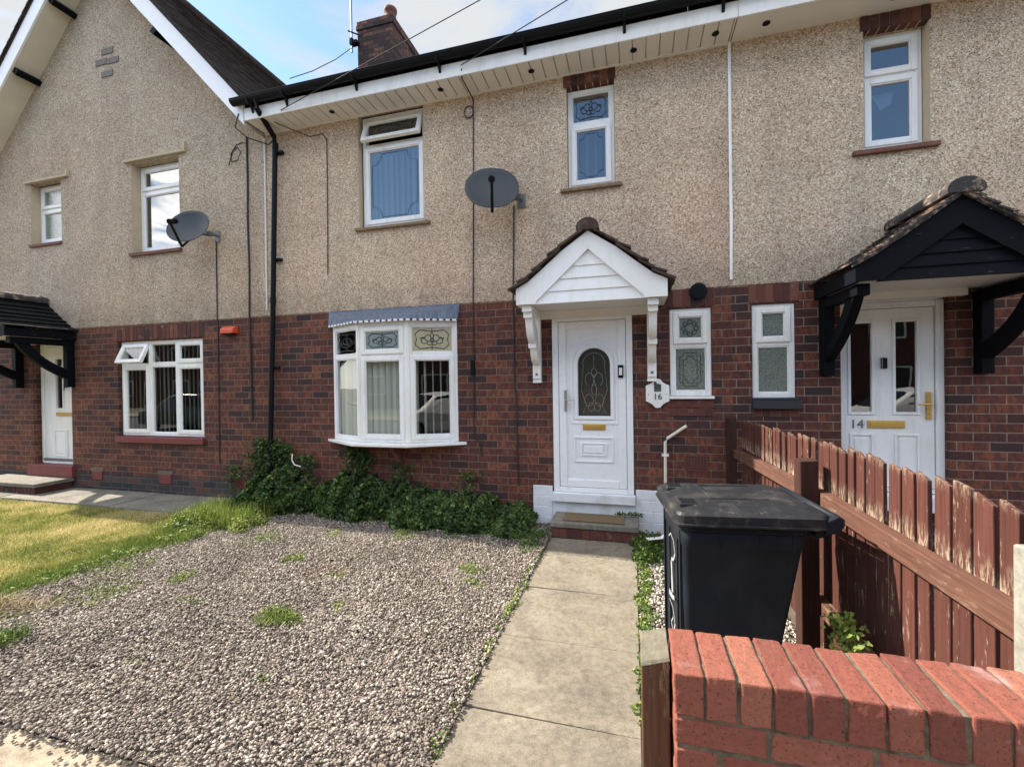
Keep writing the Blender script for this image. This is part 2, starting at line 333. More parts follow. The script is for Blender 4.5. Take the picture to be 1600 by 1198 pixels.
def setcol(m, a, b):
    for n in m.node_tree.nodes:
        if n.type == 'VALTORGB': n.color_ramp.elements[0].color = (*a, 1); n.color_ramp.elements[1].color = (*b, 1)
# ------------------------------------------------------------------ the ground
def sheet(name, x0, x1, y0, y1, z, mat, k='structure'):
    mb = MB(); mb.add([(x0, y0, z), (x1, y0, z), (x1, y1, z), (x0, y1, z)], [(0, 1, 2, 3)])
    return kind(mb.build(name, mat), k)
M_earth = simple('garden_soil', (.12, .095, .07), .95, .5, 9, bump=.6, bsc=60)
M_land = simple('distant_ground', (.10, .10, .07), .95, .4, .5)
M_asph = simple('asphalt', (.055, .055, .058), .9, .35, 30, bump=.5, bsc=120)
def concrete_mat(name, base, dark):
    t = MT(name); c = t.mix(t.ramp(t.noise(2.1, 6, .62), [(.38, 0.0), (.66, 1.0)]), base, dark)
    c = t.mix(.75, c, t.ramp(t.noise(170, 3, .8), [(.32, .55), (.5, 1.0), (.7, 1.35)]), 'MULTIPLY')
    c = t.mix(.8, c, t.ramp(t.noise(26, 5, .75), [(.34, .66), (.6, 1.12)]), 'MULTIPLY'); c = t.mix(.6, c, t.ramp(t.noise(4.5, 5, .7, dist=.6), [(.36, .62), (.55, 1.05)]), 'MULTIPLY')
    c = t.mix(t.ramp(t.voro(5.5, feat='F1', out='Distance'), [(.035, .75), (.05, 0.0)]), c, (.09, .085, .06))
    t.set(color=c, rough=.95, spec=.2); t.bump(t.noise(150, 3, .7), .55, .004); return t.m
M_conc = concrete_mat('concrete_path', (.222, .193, .150), (.155, .138, .112))
M_pave = concrete_mat('pavement_concrete', (.33, .275, .205), (.25, .21, .16))
M_flag = concrete_mat('flagstone', (.22, .205, .175), (.15, .14, .12))
sheet('ground', -150, 150, -150, 150, -.10, M_land)
sheet('garden_soil', -12.5, 8, -3.72, .0, -.012, M_earth)
pv = MB(); pv.box(-40, 40, -6.2, -3.715, -.10, -.004); kind(pv.build('pavement', M_pave), 'structure')
sheet('road', -60, 60, -13.4, -6.2, -.094, M_asph)
pv = MB(); pv.box(-40, 40, -15.4, -13.4, -.10, .0); kind(pv.build('far_pavement', M_pave), 'structure')

def path():
    js = [-.43, -.885, -1.62, -2.34, -3.02, -3.705]; mb = MB()
    for i in range(len(js)-1):
        a, b = js[i]-.002, js[i+1]+.002; w = .004*(i % 2)
        mb.add([(-.89, b, -.06), (.016, b, -.06), (.016, a, -.06), (-.89, a, -.06), (-.89+w, b, .006+w), (.016, b, .003), (.016, a, .005), (-.89+w, a, .002+w)],
               [(0, 3, 2, 1), (4, 5, 6, 7), (0, 1, 5, 4), (1, 2, 6, 5), (2, 3, 7, 6), (3, 0, 4, 7)])
    kind(mb.build('path', M_conc, bevel=.003), 'structure')
    mb = MB()
    for i in range(9):
        x = -11.8+i*.78; mb.box(x, x+.77, -.72, -.005, -.05, .045+.003*(i % 3))
    kind(mb.build('house_side_path', M_flag, bevel=.006), 'structure')
path()

# ------------------------------------------------------------------ windows
def mat_T(x, y, z, ang=0): return Matrix.Translation((x, y, z)) @ Matrix.Rotation(ang, 4, 'Z')
class Win:
    def __init__(s): s.frame = MB(); s.sashes = []; s.panes = []; s.lead = []; s.blinds = []
    def panel(s, T, w, h, cols, fw=.05, blind=None, net=None, fb=None, depth=.07):
        s.frame.M = T; fb = fb or fw; F = s.frame
        F.box(0, fw, 0, depth, 0, h); F.box(w-fw, w, 0, depth, 0, h); F.box(fw, w-fw, 0, depth, h-fw, h); F.box(fw, w-fw, 0, depth, 0, fb)
        for ci, (a, b, rows) in enumerate(cols):
            if ci: F.box(a-.028, a+.028, .004, depth-.004, fb, h-fw)
            for ri, (c, d, typ, g, motif) in enumerate(rows):
                x0 = a+(.028 if ci else fw); x1 = b-(.028 if ci < len(cols)-1 else fw)
                z0 = c+(.028 if ri else fb); z1 = d-(.028 if ri < len(rows)-1 else fw)
                if ri: F.box(x0, x1, .006, depth-.006, c-.028, c+.028)
                if typ == 'fix':
                    F.ring(x0, x1, z0, z1, .014, .012, .03); s.pane(T, x0+.014, x1-.014, z0+.014, z1-.014, .026, g, motif)
                else:
                    R = Matrix()
                    if typ != 'sash':
                        R = Matrix.Translation((0, -.012, z1)) @ Matrix.Rotation(-rad(typ), 4, 'X') @ Matrix.Translation((0, .012, -z1))
                    m = MB(T @ R); e = .012
                    m.ring(x0-e, x1+e, z0-e, z1+e, .052, -.014, .034); m.ring(x0+.04, x1-.04, z0+.04, z1-.04, .012, -.006, .024)
                    s.sashes.append(m); s.pane(T @ R, x0+.052, x1-.052, z0+.052, z1-.052, .012, g, motif)
        if blind:
            x0, x1, z0, z1, ang, sk = blind; n = int((x1-x0)/.082); m = MB(T); rr = random.Random(int(w*1000))
            for i in range(n):
                if rr.random() < sk: continue
                m.tint = rr.random(); cx = x0+(i+.5)*(x1-x0)/n; a = rad(ang+rr.uniform(-7, 7)); hw = .0445
                m.add([(cx-hw*math.cos(a), .09-hw*math.sin(a), z0), (cx, .084, z0), (cx+hw*math.cos(a), .09+hw*math.sin(a), z0), (cx-hw*math.cos(a), .09-hw*math.sin(a), z1), (cx, .084, z1), (cx+hw*math.cos(a), .09+hw*math.sin(a), z1)], [(0, 1, 4, 3), (1, 2, 5, 4)])
            m.box(x0, x1, .10, .15, z1, z1+.04); s.blinds.append((m, M_blind))
        if net:
            m = MB(T); x0, x1, z0, z1 = net; N = 40
            vs = [(x0+(x1-x0)*i/N, .14+.015*math.sin(i*1.1), z) for i in range(N+1) for z in (z0, z1)]
            m.add(vs, [(2*i, 2*i+2, 2*i+3, 2*i+1) for i in range(N)]); s.blinds.append((m, M_curtain))
    def pane(s, T, x0, x1, z0, z1, y, g, motif):
        m = MB(T); m.box(x0, x1, y, y+.004, z0, z1)
        # one reflecting skin: keep the front face only
        m.v = m.v[-8:]; m.f = [(0, 1, 5, 4)]; m.t = [.5]
        s.panes.append((m, g))
        if motif:
            l = MB(T); MOTIF[motif](l, x0, x1, z0, z1, y-.004); s.lead.append(l)
    def finish(s, parent, label=None, mat=None, bevel=.004):
        fr = s.frame.build('window', mat or M_upvc, parent, bevel=bevel)
        if label: fr['label'] = label
        for m in s.sashes: m.build('sash', M_upvc, fr, bevel=.005)
        for m, g in s.panes: m.build('pane', g, fr)
        for l in s.lead: l.build('leading', M_leadline, fr)
        for m, mt in s.blinds: m.build('blind' if mt is M_blind else 'net_curtain', mt, fr)
        return fr
def poly(l, pts, y, r=.0045, closed=False):
    p = [(a, y, b) for a, b in pts]+([(pts[0][0], y, pts[0][1])] if closed else []); l.tube(p, r, 4)
def arc(cx, cz, rx, rz, a0, a1, n=12): return [(cx+rx*math.cos(rad(a0+(a1-a0)*i/n)), cz+rz*math.sin(rad(a0+(a1-a0)*i/n))) for i in range(n+1)]
def mo_scroll(l, x0, x1, z0, z1, y):
    cx, cz, w, h = (x0+x1)/2, (z0+z1)/2, (x1-x0)/2, (z1-z0)/2
    poly(l, [(cx-w*.62, cz-h*.80), (cx-w*.86, cz-h*.45), (cx-w*.78, cz), (cx-w*.86, cz+h*.45), (cx-w*.62, cz+h*.80), (cx, cz+h*.68), (cx+w*.62, cz+h*.80), (cx+w*.86, cz+h*.45), (cx+w*.78, cz), (cx+w*.86, cz-h*.45), (cx+w*.62, cz-h*.80), (cx, cz-h*.68)], y, .005, True)
    for s in (-1, 1):
        poly(l, arc(cx+s*w*.2, cz+h*.12, w*.16, h*.26, -90 if s > 0 else 270, 150 if s > 0 else 30), y)
        poly(l, arc(cx+s*w*.38, cz-h*.12, w*.17, h*.24, 100 if s > 0 else 80, -120 if s > 0 else 300), y)
        poly(l, arc(cx+s*w*.13, cz-h*.32, w*.12, h*.16, 0, 360), y)
        poly(l, [(cx+s*w*.42, cz+h*.2), (cx+s*w*.6, cz+h*.1), (cx+s*w*.5, cz-h*.3)], y)
    poly(l, arc(cx, cz+h*.32, w*.07, h*.26, 0, 360), y); poly(l, arc(cx, cz-h*.05, w*.09, h*.14, 0, 360), y, .007)
    poly(l, [(cx, cz+h*.9), (cx, cz+h*.6)], y); poly(l, [(cx, cz-h*.9), (cx, cz-h*.45)], y)
def mo_notch(l, x0, x1, z0, z1, y):
    for q in (.14, .26):
        a, b, c, d = x0+(x1-x0)*q, x1-(x1-x0)*q, z0+(x1-x0)*q, z1-(x1-x0)*q; k = (x1-x0)*.13
        poly(l, [(a+k, c), (b-k, c), (b-k, c+k), (b, c+k), (b, d-k), (b-k, d-k), (b-k, d), (a+k, d), (a+k, d-k), (a, d-k), (a, c+k), (a+k, c+k)], y, .004, True)
def mo_rosette(l, x0, x1, z0, z1, y):
    cx, cz = (x0+x1)/2, (z0+z1)/2; r = (x1-x0)*.36
    for k in range(8):
        a = 45*k; poly(l, arc(cx+r*.8*math.cos(rad(a)), cz+r*.8*math.sin(rad(a)), r*.3, r*.3, a-150, a+150, 8), y, .0045)
    poly(l, arc(cx, cz, r*.62, r*.62, 0, 360, 20), y, .005)
def mo_border(l, x0, x1, z0, z1, y):
    q = .03; r = (x1-x0)*.2; a, b, c, d = x0+q, x1-q, z0+q, z1-q
    poly(l, [(a, c+r), (a, d-r)]+arc(a, d, r, r, -90, 0, 5)+[(b-r, d)]+arc(b, d, r, r, 180, 270, 5)+[(b, c+r)]+arc(b, c, r, r, 90, 180, 5)+[(a+r, c)]+arc(a, c, r, r, 0, 90, 5), y, .0025, True)
MOTIF = {'border': mo_border, 'scroll': mo_scroll, 'notch': mo_notch, 'rosette': mo_rosette}

def wall_holes(mb, x0, x1, z0, z1, holes, y, rev=.14, poly_top=None):
    xs = sorted({x0, x1} | {v for h in holes for v in h[:2] if x0 < v < x1}); zs = sorted({z0, z1} | {v for h in holes for v in h[2:4] if z0 < v < z1})
    for i in range(len(xs)-1):
        for j in range(len(zs)-1):
            cx, cz = (xs[i]+xs[i+1])/2, (zs[j]+zs[j+1])/2
            if any(h[0] < cx < h[1] and h[2] < cz < h[3] for h in holes): continue
            mb.add([(xs[i], y, zs[j]), (xs[i+1], y, zs[j]), (xs[i+1], y, zs[j+1]), (xs[i], y, zs[j+1])], [(0, 1, 2, 3)])
    for a, b, c, d, *r in holes:
        q = y+(r[0] if r else rev)
        c2, d2 = max(c, z0), min(d, z1)
        if c2 >= d2 or b <= x0 or a >= x1: continue
        mb.add([(a, y, c2), (a, q, c2), (a, q, d2), (a, y, d2)], [(0, 1, 2, 3)]); mb.add([(b, y, c2), (b, q, c2), (b, q, d2), (b, y, d2)], [(3, 2, 1, 0)])
        if d <= z1: mb.add([(a, y, d), (b, y, d), (b, q, d), (a, q, d)], [(3, 2, 1, 0)])
        if c >= z0: mb.add([(a, y, c), (b, y, c), (b, q, c), (a, q, c)], [(0, 1, 2, 3)])
    return mb

def tile_slope(mb, e0, e1, r0, r1, gauge=.10, width=.165, th=.013, lap=1.5, rnd=None):
    """courses of plain tiles between an eave line e0-e1 and a ridge line r0-r1"""
    rnd = rnd or random.Random(3); e0, e1, r0, r1 = map(Vector, (e0, e1, r0, r1))
    n = max(1, round((r0-e0).length/gauge)); up = (r0-e0).normalized(); nor = (e1-e0).cross(r0-e0).normalized()
    if nor.z < 0: nor = -nor
    for i in range(n):
        a = e0.lerp(r0, i/n); b = e1.lerp(r1, i/n); a2 = e0.lerp(r0, min(1, (i+lap)/n)); b2 = e1.lerp(r1, min(1, (i+lap)/n))
        m = max(1, round((b-a).length/width)); sh = .5/m if i % 2 else 0
        for k in range(m+(1 if sh else 0)):
            u0, u1 = max(0, k/m-sh), min(1, (k+1)/m-sh)
            if u1-u0 < .002: continue
            mb.tint = rnd.random(); j = rnd.uniform(0, .006); t0 = nor*(th*1.9+j); t1 = nor*.002; g = (b-a).normalized()*.0015; dn = up*rnd.uniform(-.006, .006)
            p = [a.lerp(b, u0)+g+dn, a.lerp(b, u1)-g+dn, a2.lerp(b2, u1)-g, a2.lerp(b2, u0)+g]
            mb.hexa([p[0]+t0-nor*th, p[1]+t0-nor*th, p[2]+t1-nor*.004, p[3]+t1-nor*.004], [p[0]+t0, p[1]+t0, p[2]+t1+nor*th*.6, p[3]+t1+nor*th*.6])
    return mb

# ------------------------------------------------------------------ the three houses
YW = -.014                                   # face of the pebbledash
ZB = 2.73                                    # brick below, render above
house_l = thing('gabled_house', 'end house with tall pebbledash gable, white bargeboards and black porch canopy, left of the downpipe', 'house', (-8.2, 0, 0))
house_m = thing('terraced_house', 'middle house with white bay window, white door and white porch canopy, red brick below pebbledash', 'house', (-2, 0, 0))
house_r = thing('terraced_house', 'right-hand house with black timber porch canopy over white door numbered 14', 'house', (4, 0, 0))

H_L = [(-9.02-1.0, -9.07, .40, 2.47, .12), (-8.0, -6.235, .92, 2.44, .06)]
UP_L = [(-9.95, -9.20, 4.15, 5.22, .13), (-7.60, -6.62, 3.78, 5.22, .13)]
H_M = [(-3.93, -2.15, .94, 2.60, .3), (-.925, .0, .40, 2.48, .10), (.395, .83, 1.515, 2.49, .05)]
UP_M = [(-3.50, -2.54, 3.78, 5.30, .10), (-.71, -.165, 3.95, 5.13, .09)]
H_R = [(1.222, 1.632, 1.49, 2.49, .05), (2.03, 2.925, .40, 2.60, .10)]
UP_R = [(2.245, 2.79, 3.96, 5.13, .12), (5.2, 6.4, 3.8, 5.13, .12)]

def gz(x): return 5.30+1.06*(-5.09-x) if x > -8.16 else 5.30+1.06*(-5.09+16.32+x)
def shell():
    for h, x0, x1, hb, hu, nm in ((house_l, -11.5, -5.02, H_L, UP_L, 'l'), (house_m, -5.02, 1.03, H_M, UP_M, 'm'), (house_r, 1.03, 7.4, H_R, UP_R, 'r')):
        mb = wall_holes(MB(), x0, x1, .30 if nm == 'l' else -.05, ZB, hb, 0); mb.build('brick_wall', M_brick if nm != 'r' else M_brick_r, h)
        if nm == 'l':
            wall_holes(MB(), x0, x1, -.05, .30, [], -.004).build('plinth', M_blue, h)
            mb = wall_holes(MB(), x0+.05, x1, ZB-.03, 5.22, hu, YW)
            mb.add([(-11.3, YW, 5.22), (-5.02, YW, 5.22), (-8.16, YW, gz(-8.16)+.12)], [(0, 1, 2)])
        else:
            mb = wall_holes(MB(), x0, x1, ZB-.03, 5.30, hu, YW)
        mb.add([(x0, YW, ZB-.03), (x1, YW, ZB-.03), (x1, .002, ZB-.045), (x0, .002, ZB-.045)], [(3, 2, 1, 0)])
        mb.build('pebbledash_wall', {'l': M_peb_l, 'm': M_peb, 'r': M_peb_r}[nm], h)
        m = MB(); m.box(x0+.003, x1-.003, 8, 8.2, -.05, 5.3); m.box(x0+.003, x1-.003, .16, 8, 2.6, 2.72); m.box(x0+.003, x1-.003, .3, 8, -.04, .38); m.box(x0+.003, x1-.003, .12, 8, 5.26, 5.3)
        m.box(x0+.003, x0+.10, .14, 8, -.05, 5.3); m.box(x1-.10, x1-.003, .14, 8, -.05, 5.3); m.box(x0+.1, x1-.1, 3.6, 3.7, .38, 5.2)
        m.build('inner_structure', M_dark, h)
    # end gable of the terrace, left
    m = MB(); m.prism([(.0, -.05), (8, -.05), (8, 5.3), (0, 5.3)], -11.5, -11.45, 'x'); m.build('side_wall', M_brick, house_l)
shell()

def eaves():
    for h, x0, x1, brd in ((house_m, -5.0, 1.045, True), (house_r, 1.049, 7.5, False)):
        m = MB(); m.box(x0, x1, -.372, -.352, 5.27, 5.43); m.build('fascia', M_upvc, h, bevel=.003)
        m = MB()
        if brd:
            x = x0
            while x < x1-.01:
                xe = min(x+.14, x1); m.box(x+.006, xe-.006, -.352, -.0, 5.275, 5.285); m.box(x-.006, x+.006, -.352, 0, 5.292, 5.296); x += .14
            m.box(x0, x1, -.034, YW, 5.255, 5.275)
        else: m.box(x0, x1, -.352, 0, 5.275, 5.29)
        m.build('soffit', M_soffit, h)
        for xv in ((-3.757, -2.214, -1.082, .052, .868) if brd else (1.339, 2.42, 4.2)): m = MB(); m.lathe([(.036, -.004), (.036, 0), (.026, 0), (.02, .003)], (xv, -.20, 5.272), 14); m.build('soffit_vent', M_black, h)
        # half-round gutter
        gx0, gx1 = (x0-.12, x1) if brd else (x0-.004, x1); m = MB(); n = 10; prof = []
        for r, s in ((.062, 1), (.056, -1)):
            for i in range(n+1):
                a = math.pi+math.pi*(i if s > 0 else n-i)/n; prof.append((-.435+r*math.cos(a), 5.505+r*math.sin(a)))
        m.prism(prof, gx0, gx1, 'x')
        if brd: m.prism([p for p in prof[:n+1]], gx0-.004, gx0, 'x')
        m.tube([(gx0, -.497, 5.507), (gx1, -.497, 5.507)], .006, 6); m.build('gutter', M_black, h, smooth=False)
        for xb in ((-4.85, -4.30, -3.26, -2.14, -1.11, -.04, .91) if brd else (1.9, 2.9, 3.9, 4.9)):
            m = MB(); m.prism([(-.374, 5.34), (-.374, 5.47), (-.50, 5.49), (-.48, 5.43), (-.42, 5.425)], xb-.015, xb+.015, 'x'); m.build('gutter_bracket', M_black, h)
        # roof
        p = math.tan(rad(38)); zr = 5.50+p*3.85
        m = MB(); a, b = (x0-.2, x1) if brd else (x1-6.45, x1)
        if brd: a = -8.1
        a0 = x0-.04 if brd else a
        m.hexa([(a0, -.40, 5.47), (b, -.40, 5.47), (b, 3.4, zr-.03), (a, 3.4, zr-.03)], [(a0, -.42, 5.50), (b, -.42, 5.50), (b, 3.4, zr), (a, 3.4, zr)])
        m.hexa([(a, 3.4, zr-.03), (b, 3.4, zr-.03), (b, 7.9, 5.2), (a, 7.9, 5.2)], [(a, 3.4, zr), (b, 3.4, zr), (b, 7.9, 5.25), (a, 7.9, 5.25)])
        tile_slope(m, (x0 if brd else x0, -.44, 5.505), (b, -.44, 5.505), (x0, 1.2, 5.505+1.64*p), (b, 1.2, 5.505+1.64*p), gauge=.12, width=.20)
        m.build('roof', M_tile_dk, h)
eaves()

def gable_roof():
    h = house_l; X0, XA = -5.02, -8.16
    def line(x, dz): return gz(x)+dz
    for s in (1, -1):
        xe = XA+s*3.14; z0 = gz(-5.02)
        fx = lambda t: XA+s*3.14*(1-t)                 # t 0 eave, 1 apex
        zz = lambda t: z0+3.14*1.06*t
        # barge board, soffit
        m = MB(); m.prism([(xe, zz(0)), (XA, zz(1)), (XA, zz(1)+.34), (xe, zz(0)+.34)], -.365, -.335, 'y'); m.build('bargeboard', M_barge, h, bevel=.003)
        m = MB(); m.prism([(xe, zz(0)+.004), (XA, zz(1)+.004), (XA, zz(1)+.05), (xe, zz(0)+.05)], -.333, .0, 'y'); m.build('verge_soffit', M_cream, h)
        for xq in ((-9.698, -8.818) if s < 0 else (-6.62, -7.5)):
            zq = gz(xq); d = .075
            q = Vector((s*-1, 0, 1.06)).normalized(); m = MB()
            c = Vector((xq, 0, zq)); n_ = Vector((s*1.06, 0, 1)).normalized()
            a = c-q*d*.6-n_*.10; b = c+q*d*.6-n_*.10; e = c+q*d*.6; f = c-q*d*.6
            m.prism([(a.x, a.z), (b.x, b.z), (e.x, e.z), (f.x, f.z)], -.325, YW+.001, 'y'); m.build('purlin_end', M_blackw2, h)
        # roof surface: deck and tiles
        m = MB(); o = .345
        m.hexa([(xe, -.37, zz(0)+o-.03), (xe, 8.1, zz(0)+o-.03), (XA, 8.1, zz(1)+o-.03), (XA, -.37, zz(1)+o-.03)], [(xe, -.37, zz(0)+o), (xe, 8.1, zz(0)+o), (XA, 8.1, zz(1)+o), (XA, -.37, zz(1)+o)])
        m.build('roof_deck', M_dark, h)
        m = MB(); ye = 6.5 if s > 0 else 1.5
        tile_slope(m, (xe+s*.03, -.40, zz(0)+o-.02), (xe+s*.03, ye, zz(0)+o-.02), (XA, -.40, zz(1)+o+.01), (XA, ye, zz(1)+o+.01), gauge=.14, width=.26)
        m.build('roof_slope', M_tile_dk, h)
    m = MB()
    for i in range(18): m.tube([(XA, -.42+i*.45, gz(XA)+.40), (XA, -.42+i*.45+.44, gz(XA)+.40)], .11, 12)
    m.build('ridge_tile', M_tile_dk, h)
    # decorative brick slips in the gable
    m = MB(); rr = random.Random(5)
    for x, z, w in ((-8.06, 7.10, .25), (-8.195, 6.945, .245), (-7.94, 6.93, .245), (-8.07, 6.74, .25)):
        m.tint = rr.random()*.5; m.box(x-w/2, x+w/2, YW-.012, YW+.01, z-.05, z+.04)
    m.build('decorative_brick', M_grey, h)
gable_roof()

def soldier(h, x0, x1, z0, z1, y=-.008, w=.083, gap=.009, d=.10, name='brick_lintel'):
    rr = random.Random(int(abs(x0)*100)); n = max(1, round((x1-x0)/w)); w = (x1-x0)/n; m = MB(); g = MB()
    for i in range(n):
        m.tint = rr.random(); j = rr.uniform(-.003, .003); m.box(x0+i*w+gap/2, x0+(i+1)*w-gap/2, y+j, y+d, z0+.003, z1-.004)
    o = m.build(name, M_soldier, h, bevel=.003); g.box(x0, x1, y+.006, y+d-.01, z0+.006, z1-.006); g.build('mortar', M_mortar_dk, o); return o

def windows():
    fx = 'fix'; sa = 'sash'
    # --- gabled house
    W = Win(); x0, x1 = -9.95, -9.21; W.panel(mat_T(x0+.0, .12, 4.20), x1-x0, 1.01, [(0, x1-x0, [(0, .60, sa, G_obs, None), (.60, 1.01, sa, G_obs, None)])], fw=.045); w = W.finish(house_l, 'small white upper window with obscured glass, far left')
    m = MB(); m.box(-9.97, -9.19, YW-.03, .12, 4.125, 4.165); m.build('sill', M_sill_b, w)
    m = MB(); m.box(-10.05, -9.30, YW-.045, YW+.01, 5.215, 5.25); m.box(-9.03+.0, -8.99, YW-.04, YW+.01, 5.25, 5.33); m.box(-9.30, -8.99, YW-.045, YW+.01, 5.215, 5.25); m.build('drip_mould', M_sandrev, house_l)
    m = MB(); m.box(-9.953, -9.947, YW+.002, .125, 4.15, 5.2); m.build('reveal', M_sandrev, w)
    W = Win(); x0, x1 = -7.595, -6.63; W.panel(mat_T(x0, .12, 3.83), x1-x0, 1.385, [(0, x1-x0, [(0, .99, sa, G_bright, None), (.99, 1.385, sa, G_bright, None)])], net=(.05, .91, .08, 1.3)); w = W.finish(house_l, 'tall white upper window with white net curtain beside the left dish')
    m = MB(); m.box(-7.63, -6.58, YW-.04, .12, 3.765, 3.81); m.build('sill', M_sill_b, w)
    m = MB(); m.box(-7.603, -7.597, YW+.002, .125, 3.78, 5.24); m.build('reveal', M_sandrev, w)
    m = MB(); m.box(-7.72, -6.50, YW-.045, YW+.01, 5.245, 5.28); m.box(-6.50, -6.46, YW-.04, YW+.01, 5.245, 5.37); m.build('drip_mould', M_sandrev, house_l)
    W = Win(); x0, x1 = -7.975, -6.24; w_ = x1-x0; W.panel(mat_T(x0, .045, .935), w_, 1.50, [(0, .60, [(0, 1.12, sa, G_clear, None), (1.12, 1.50, 24, G_clear, None)]), (.60, 1.16, [(0, 1.12, fx, G_clear, None), (1.12, 1.50, fx, G_clear, None)]), (1.16, w_, [(0, 1.12, sa, G_clear, None), (1.12, 1.50, sa, G_clear, None)])], blind=(.05, w_-.05, .06, 1.43, -46, .1))
    w = W.finish(house_l, 'wide white three-light window with top-left vent open'); m = MB(); m.box(-8.02, -6.215, -.05, .05, .83, .925); m.build('sill', M_redpaint, w, bevel=.006)
    soldier(house_l, -8.06, -6.20, 2.445, 2.665)
    # --- middle house, upper
    W = Win(); x0, x1 = -3.475, -2.545; W.panel(mat_T(x0, .06, 3.80), x1-x0, 1.47, [(0, x1-x0, [(0, 1.08, sa, G_bright, 'border'), (1.08, 1.47, 20, G_clear, 'scroll')])], blind=(.08, .82, .08, 1.02, -28, .0)); w = W.finish(house_m, 'large white upper window with open top vent reflecting blue sky')
    m = MB(); m.box(-3.55, -2.46, YW-.045, .07, 3.735, 3.775); m.build('sill', M_sill_o, w, bevel=.008)
    m = MB(); m.box(-3.503, -3.497, YW+.002, .08, 3.78, 5.27); m.build('reveal', M_sandrev, w)
    W = Win(); x0, x1 = -.705, -.17; W.panel(mat_T(x0, .06, 3.965), x1-x0, 1.15, [(0, x1-x0, [(0, .745, sa, G_bright, 'border'), (.745, 1.15, fx, G_bright, 'scroll')])], blind=(.06, .47, .06, 1.08, 74, .0)); w = W.finish(house_m, 'small white upper window with leaded glass below brick lintel')
    m = MB(); m.box(-.79, -.09, YW-.045, .07, 3.905, 3.945); m.build('sill', M_sill_o, w, bevel=.008)
    soldier(house_m, -.745, -.15, 5.125, 5.268, y=-.026)
    W = Win(); x0, x1 = .40, .826; W.panel(mat_T(x0, .02, 1.525), x1-x0, .96, [(0, x1-x0, [(0, .56, fx, G_obs, 'notch'), (.56, .96, sa, G_obs, 'rosette')])], fw=.05); w = W.finish(house_m, 'small white leaded window right of the door')
    m = MB(); m.box(.385, .845, -.045, .03, 1.493, 1.522); m.build('sill', M_upvc, w, bevel=.004)
    soldier(house_m, .36, .86, 2.50, 2.715); soldier(house_m, .38, .84, 1.395, 1.485, w=.25); soldier(house_m, .38, .84, 1.30, 1.388, w=.092)
    # --- right house
    W = Win(); x0, x1 = 2.255, 2.78; W.panel(mat_T(x0, .095, 3.985), x1-x0, 1.14, [(0, x1-x0, [(0, .73, sa, G_bright, None), (.73, 1.14, sa, G_bright, None)])]); w = W.finish(house_r, 'small white upper window with torn net behind the glass')
    m = MB(); m.box(2.14, 2.85, YW-.045, .10, 3.90, 3.945); m.build('sill', M_sill_b, w, bevel=.006)
    m = MB(); m.box(2.786, 2.794, YW+.002, .11, 3.96, 5.12); m.build('reveal', M_sandrev, w)
    m = MB(mat_T(x0, .095, 3.985)); m.add([(.14, .10, .60), (.34, .10, .62), (.32, .10, .50), (.22, .10, .44), (.20, .10, .50)], [(0, 1, 2, 3, 4)]); m.add([(.12, .10, .08), (.40, .10, .08), (.36, .10, .15), (.28, .10, .12), (.2, .10, .14)], [(0, 1, 2, 3, 4)]); m.build('net_curtain', M_curtain, w)
    soldier(house_r, 2.215, 2.80, 5.125, 5.272, y=-.026)
    W = Win(); x0, x1 = 1.227, 1.627; W.panel(mat_T(x0, .02, 1.50), x1-x0, .985, [(0, x1-x0, [(0, .57, fx, G_obs, None), (.57, .985, sa, G_obs, None)])], fw=.05); w = W.finish(house_r, 'small white window with frosted glass over a black sill')
    m = MB(); m.box(1.215, 1.645, -.03, .03, 1.475, 1.50); m.box(1.215, 1.665, -.05, .03, 1.385, 1.472); m.build('sill', M_blkpaint, w, bevel=.004)
    soldier(house_r, 1.19, 1.665, 2.50, 2.715); soldier(house_r, 1.22, 1.66, 1.295, 1.383, w=.092)
    W = Win(); W.panel(mat_T(5.2, .095, 3.82), 1.2, 1.3, [(0, .6, [(0, 1.3, sa, G_clear, None)]), (.6, 1.2, [(0, 1.3, sa, G_clear, None)])]); W.finish(house_r, 'upper window beyond the right edge')
windows()
G_creamy = glass('cream_bay_pane', obscure=.85, rough=.05); setcol(G_creamy, (.42, .39, .25), (.62, .58, .40))  # cream diffuse colour for the bay's right-hand top pane
G_aqua = glass('pale_frosted_pane', obscure=.75, rough=.05); setcol(G_aqua, (.20, .27, .28), (.36, .45, .45))

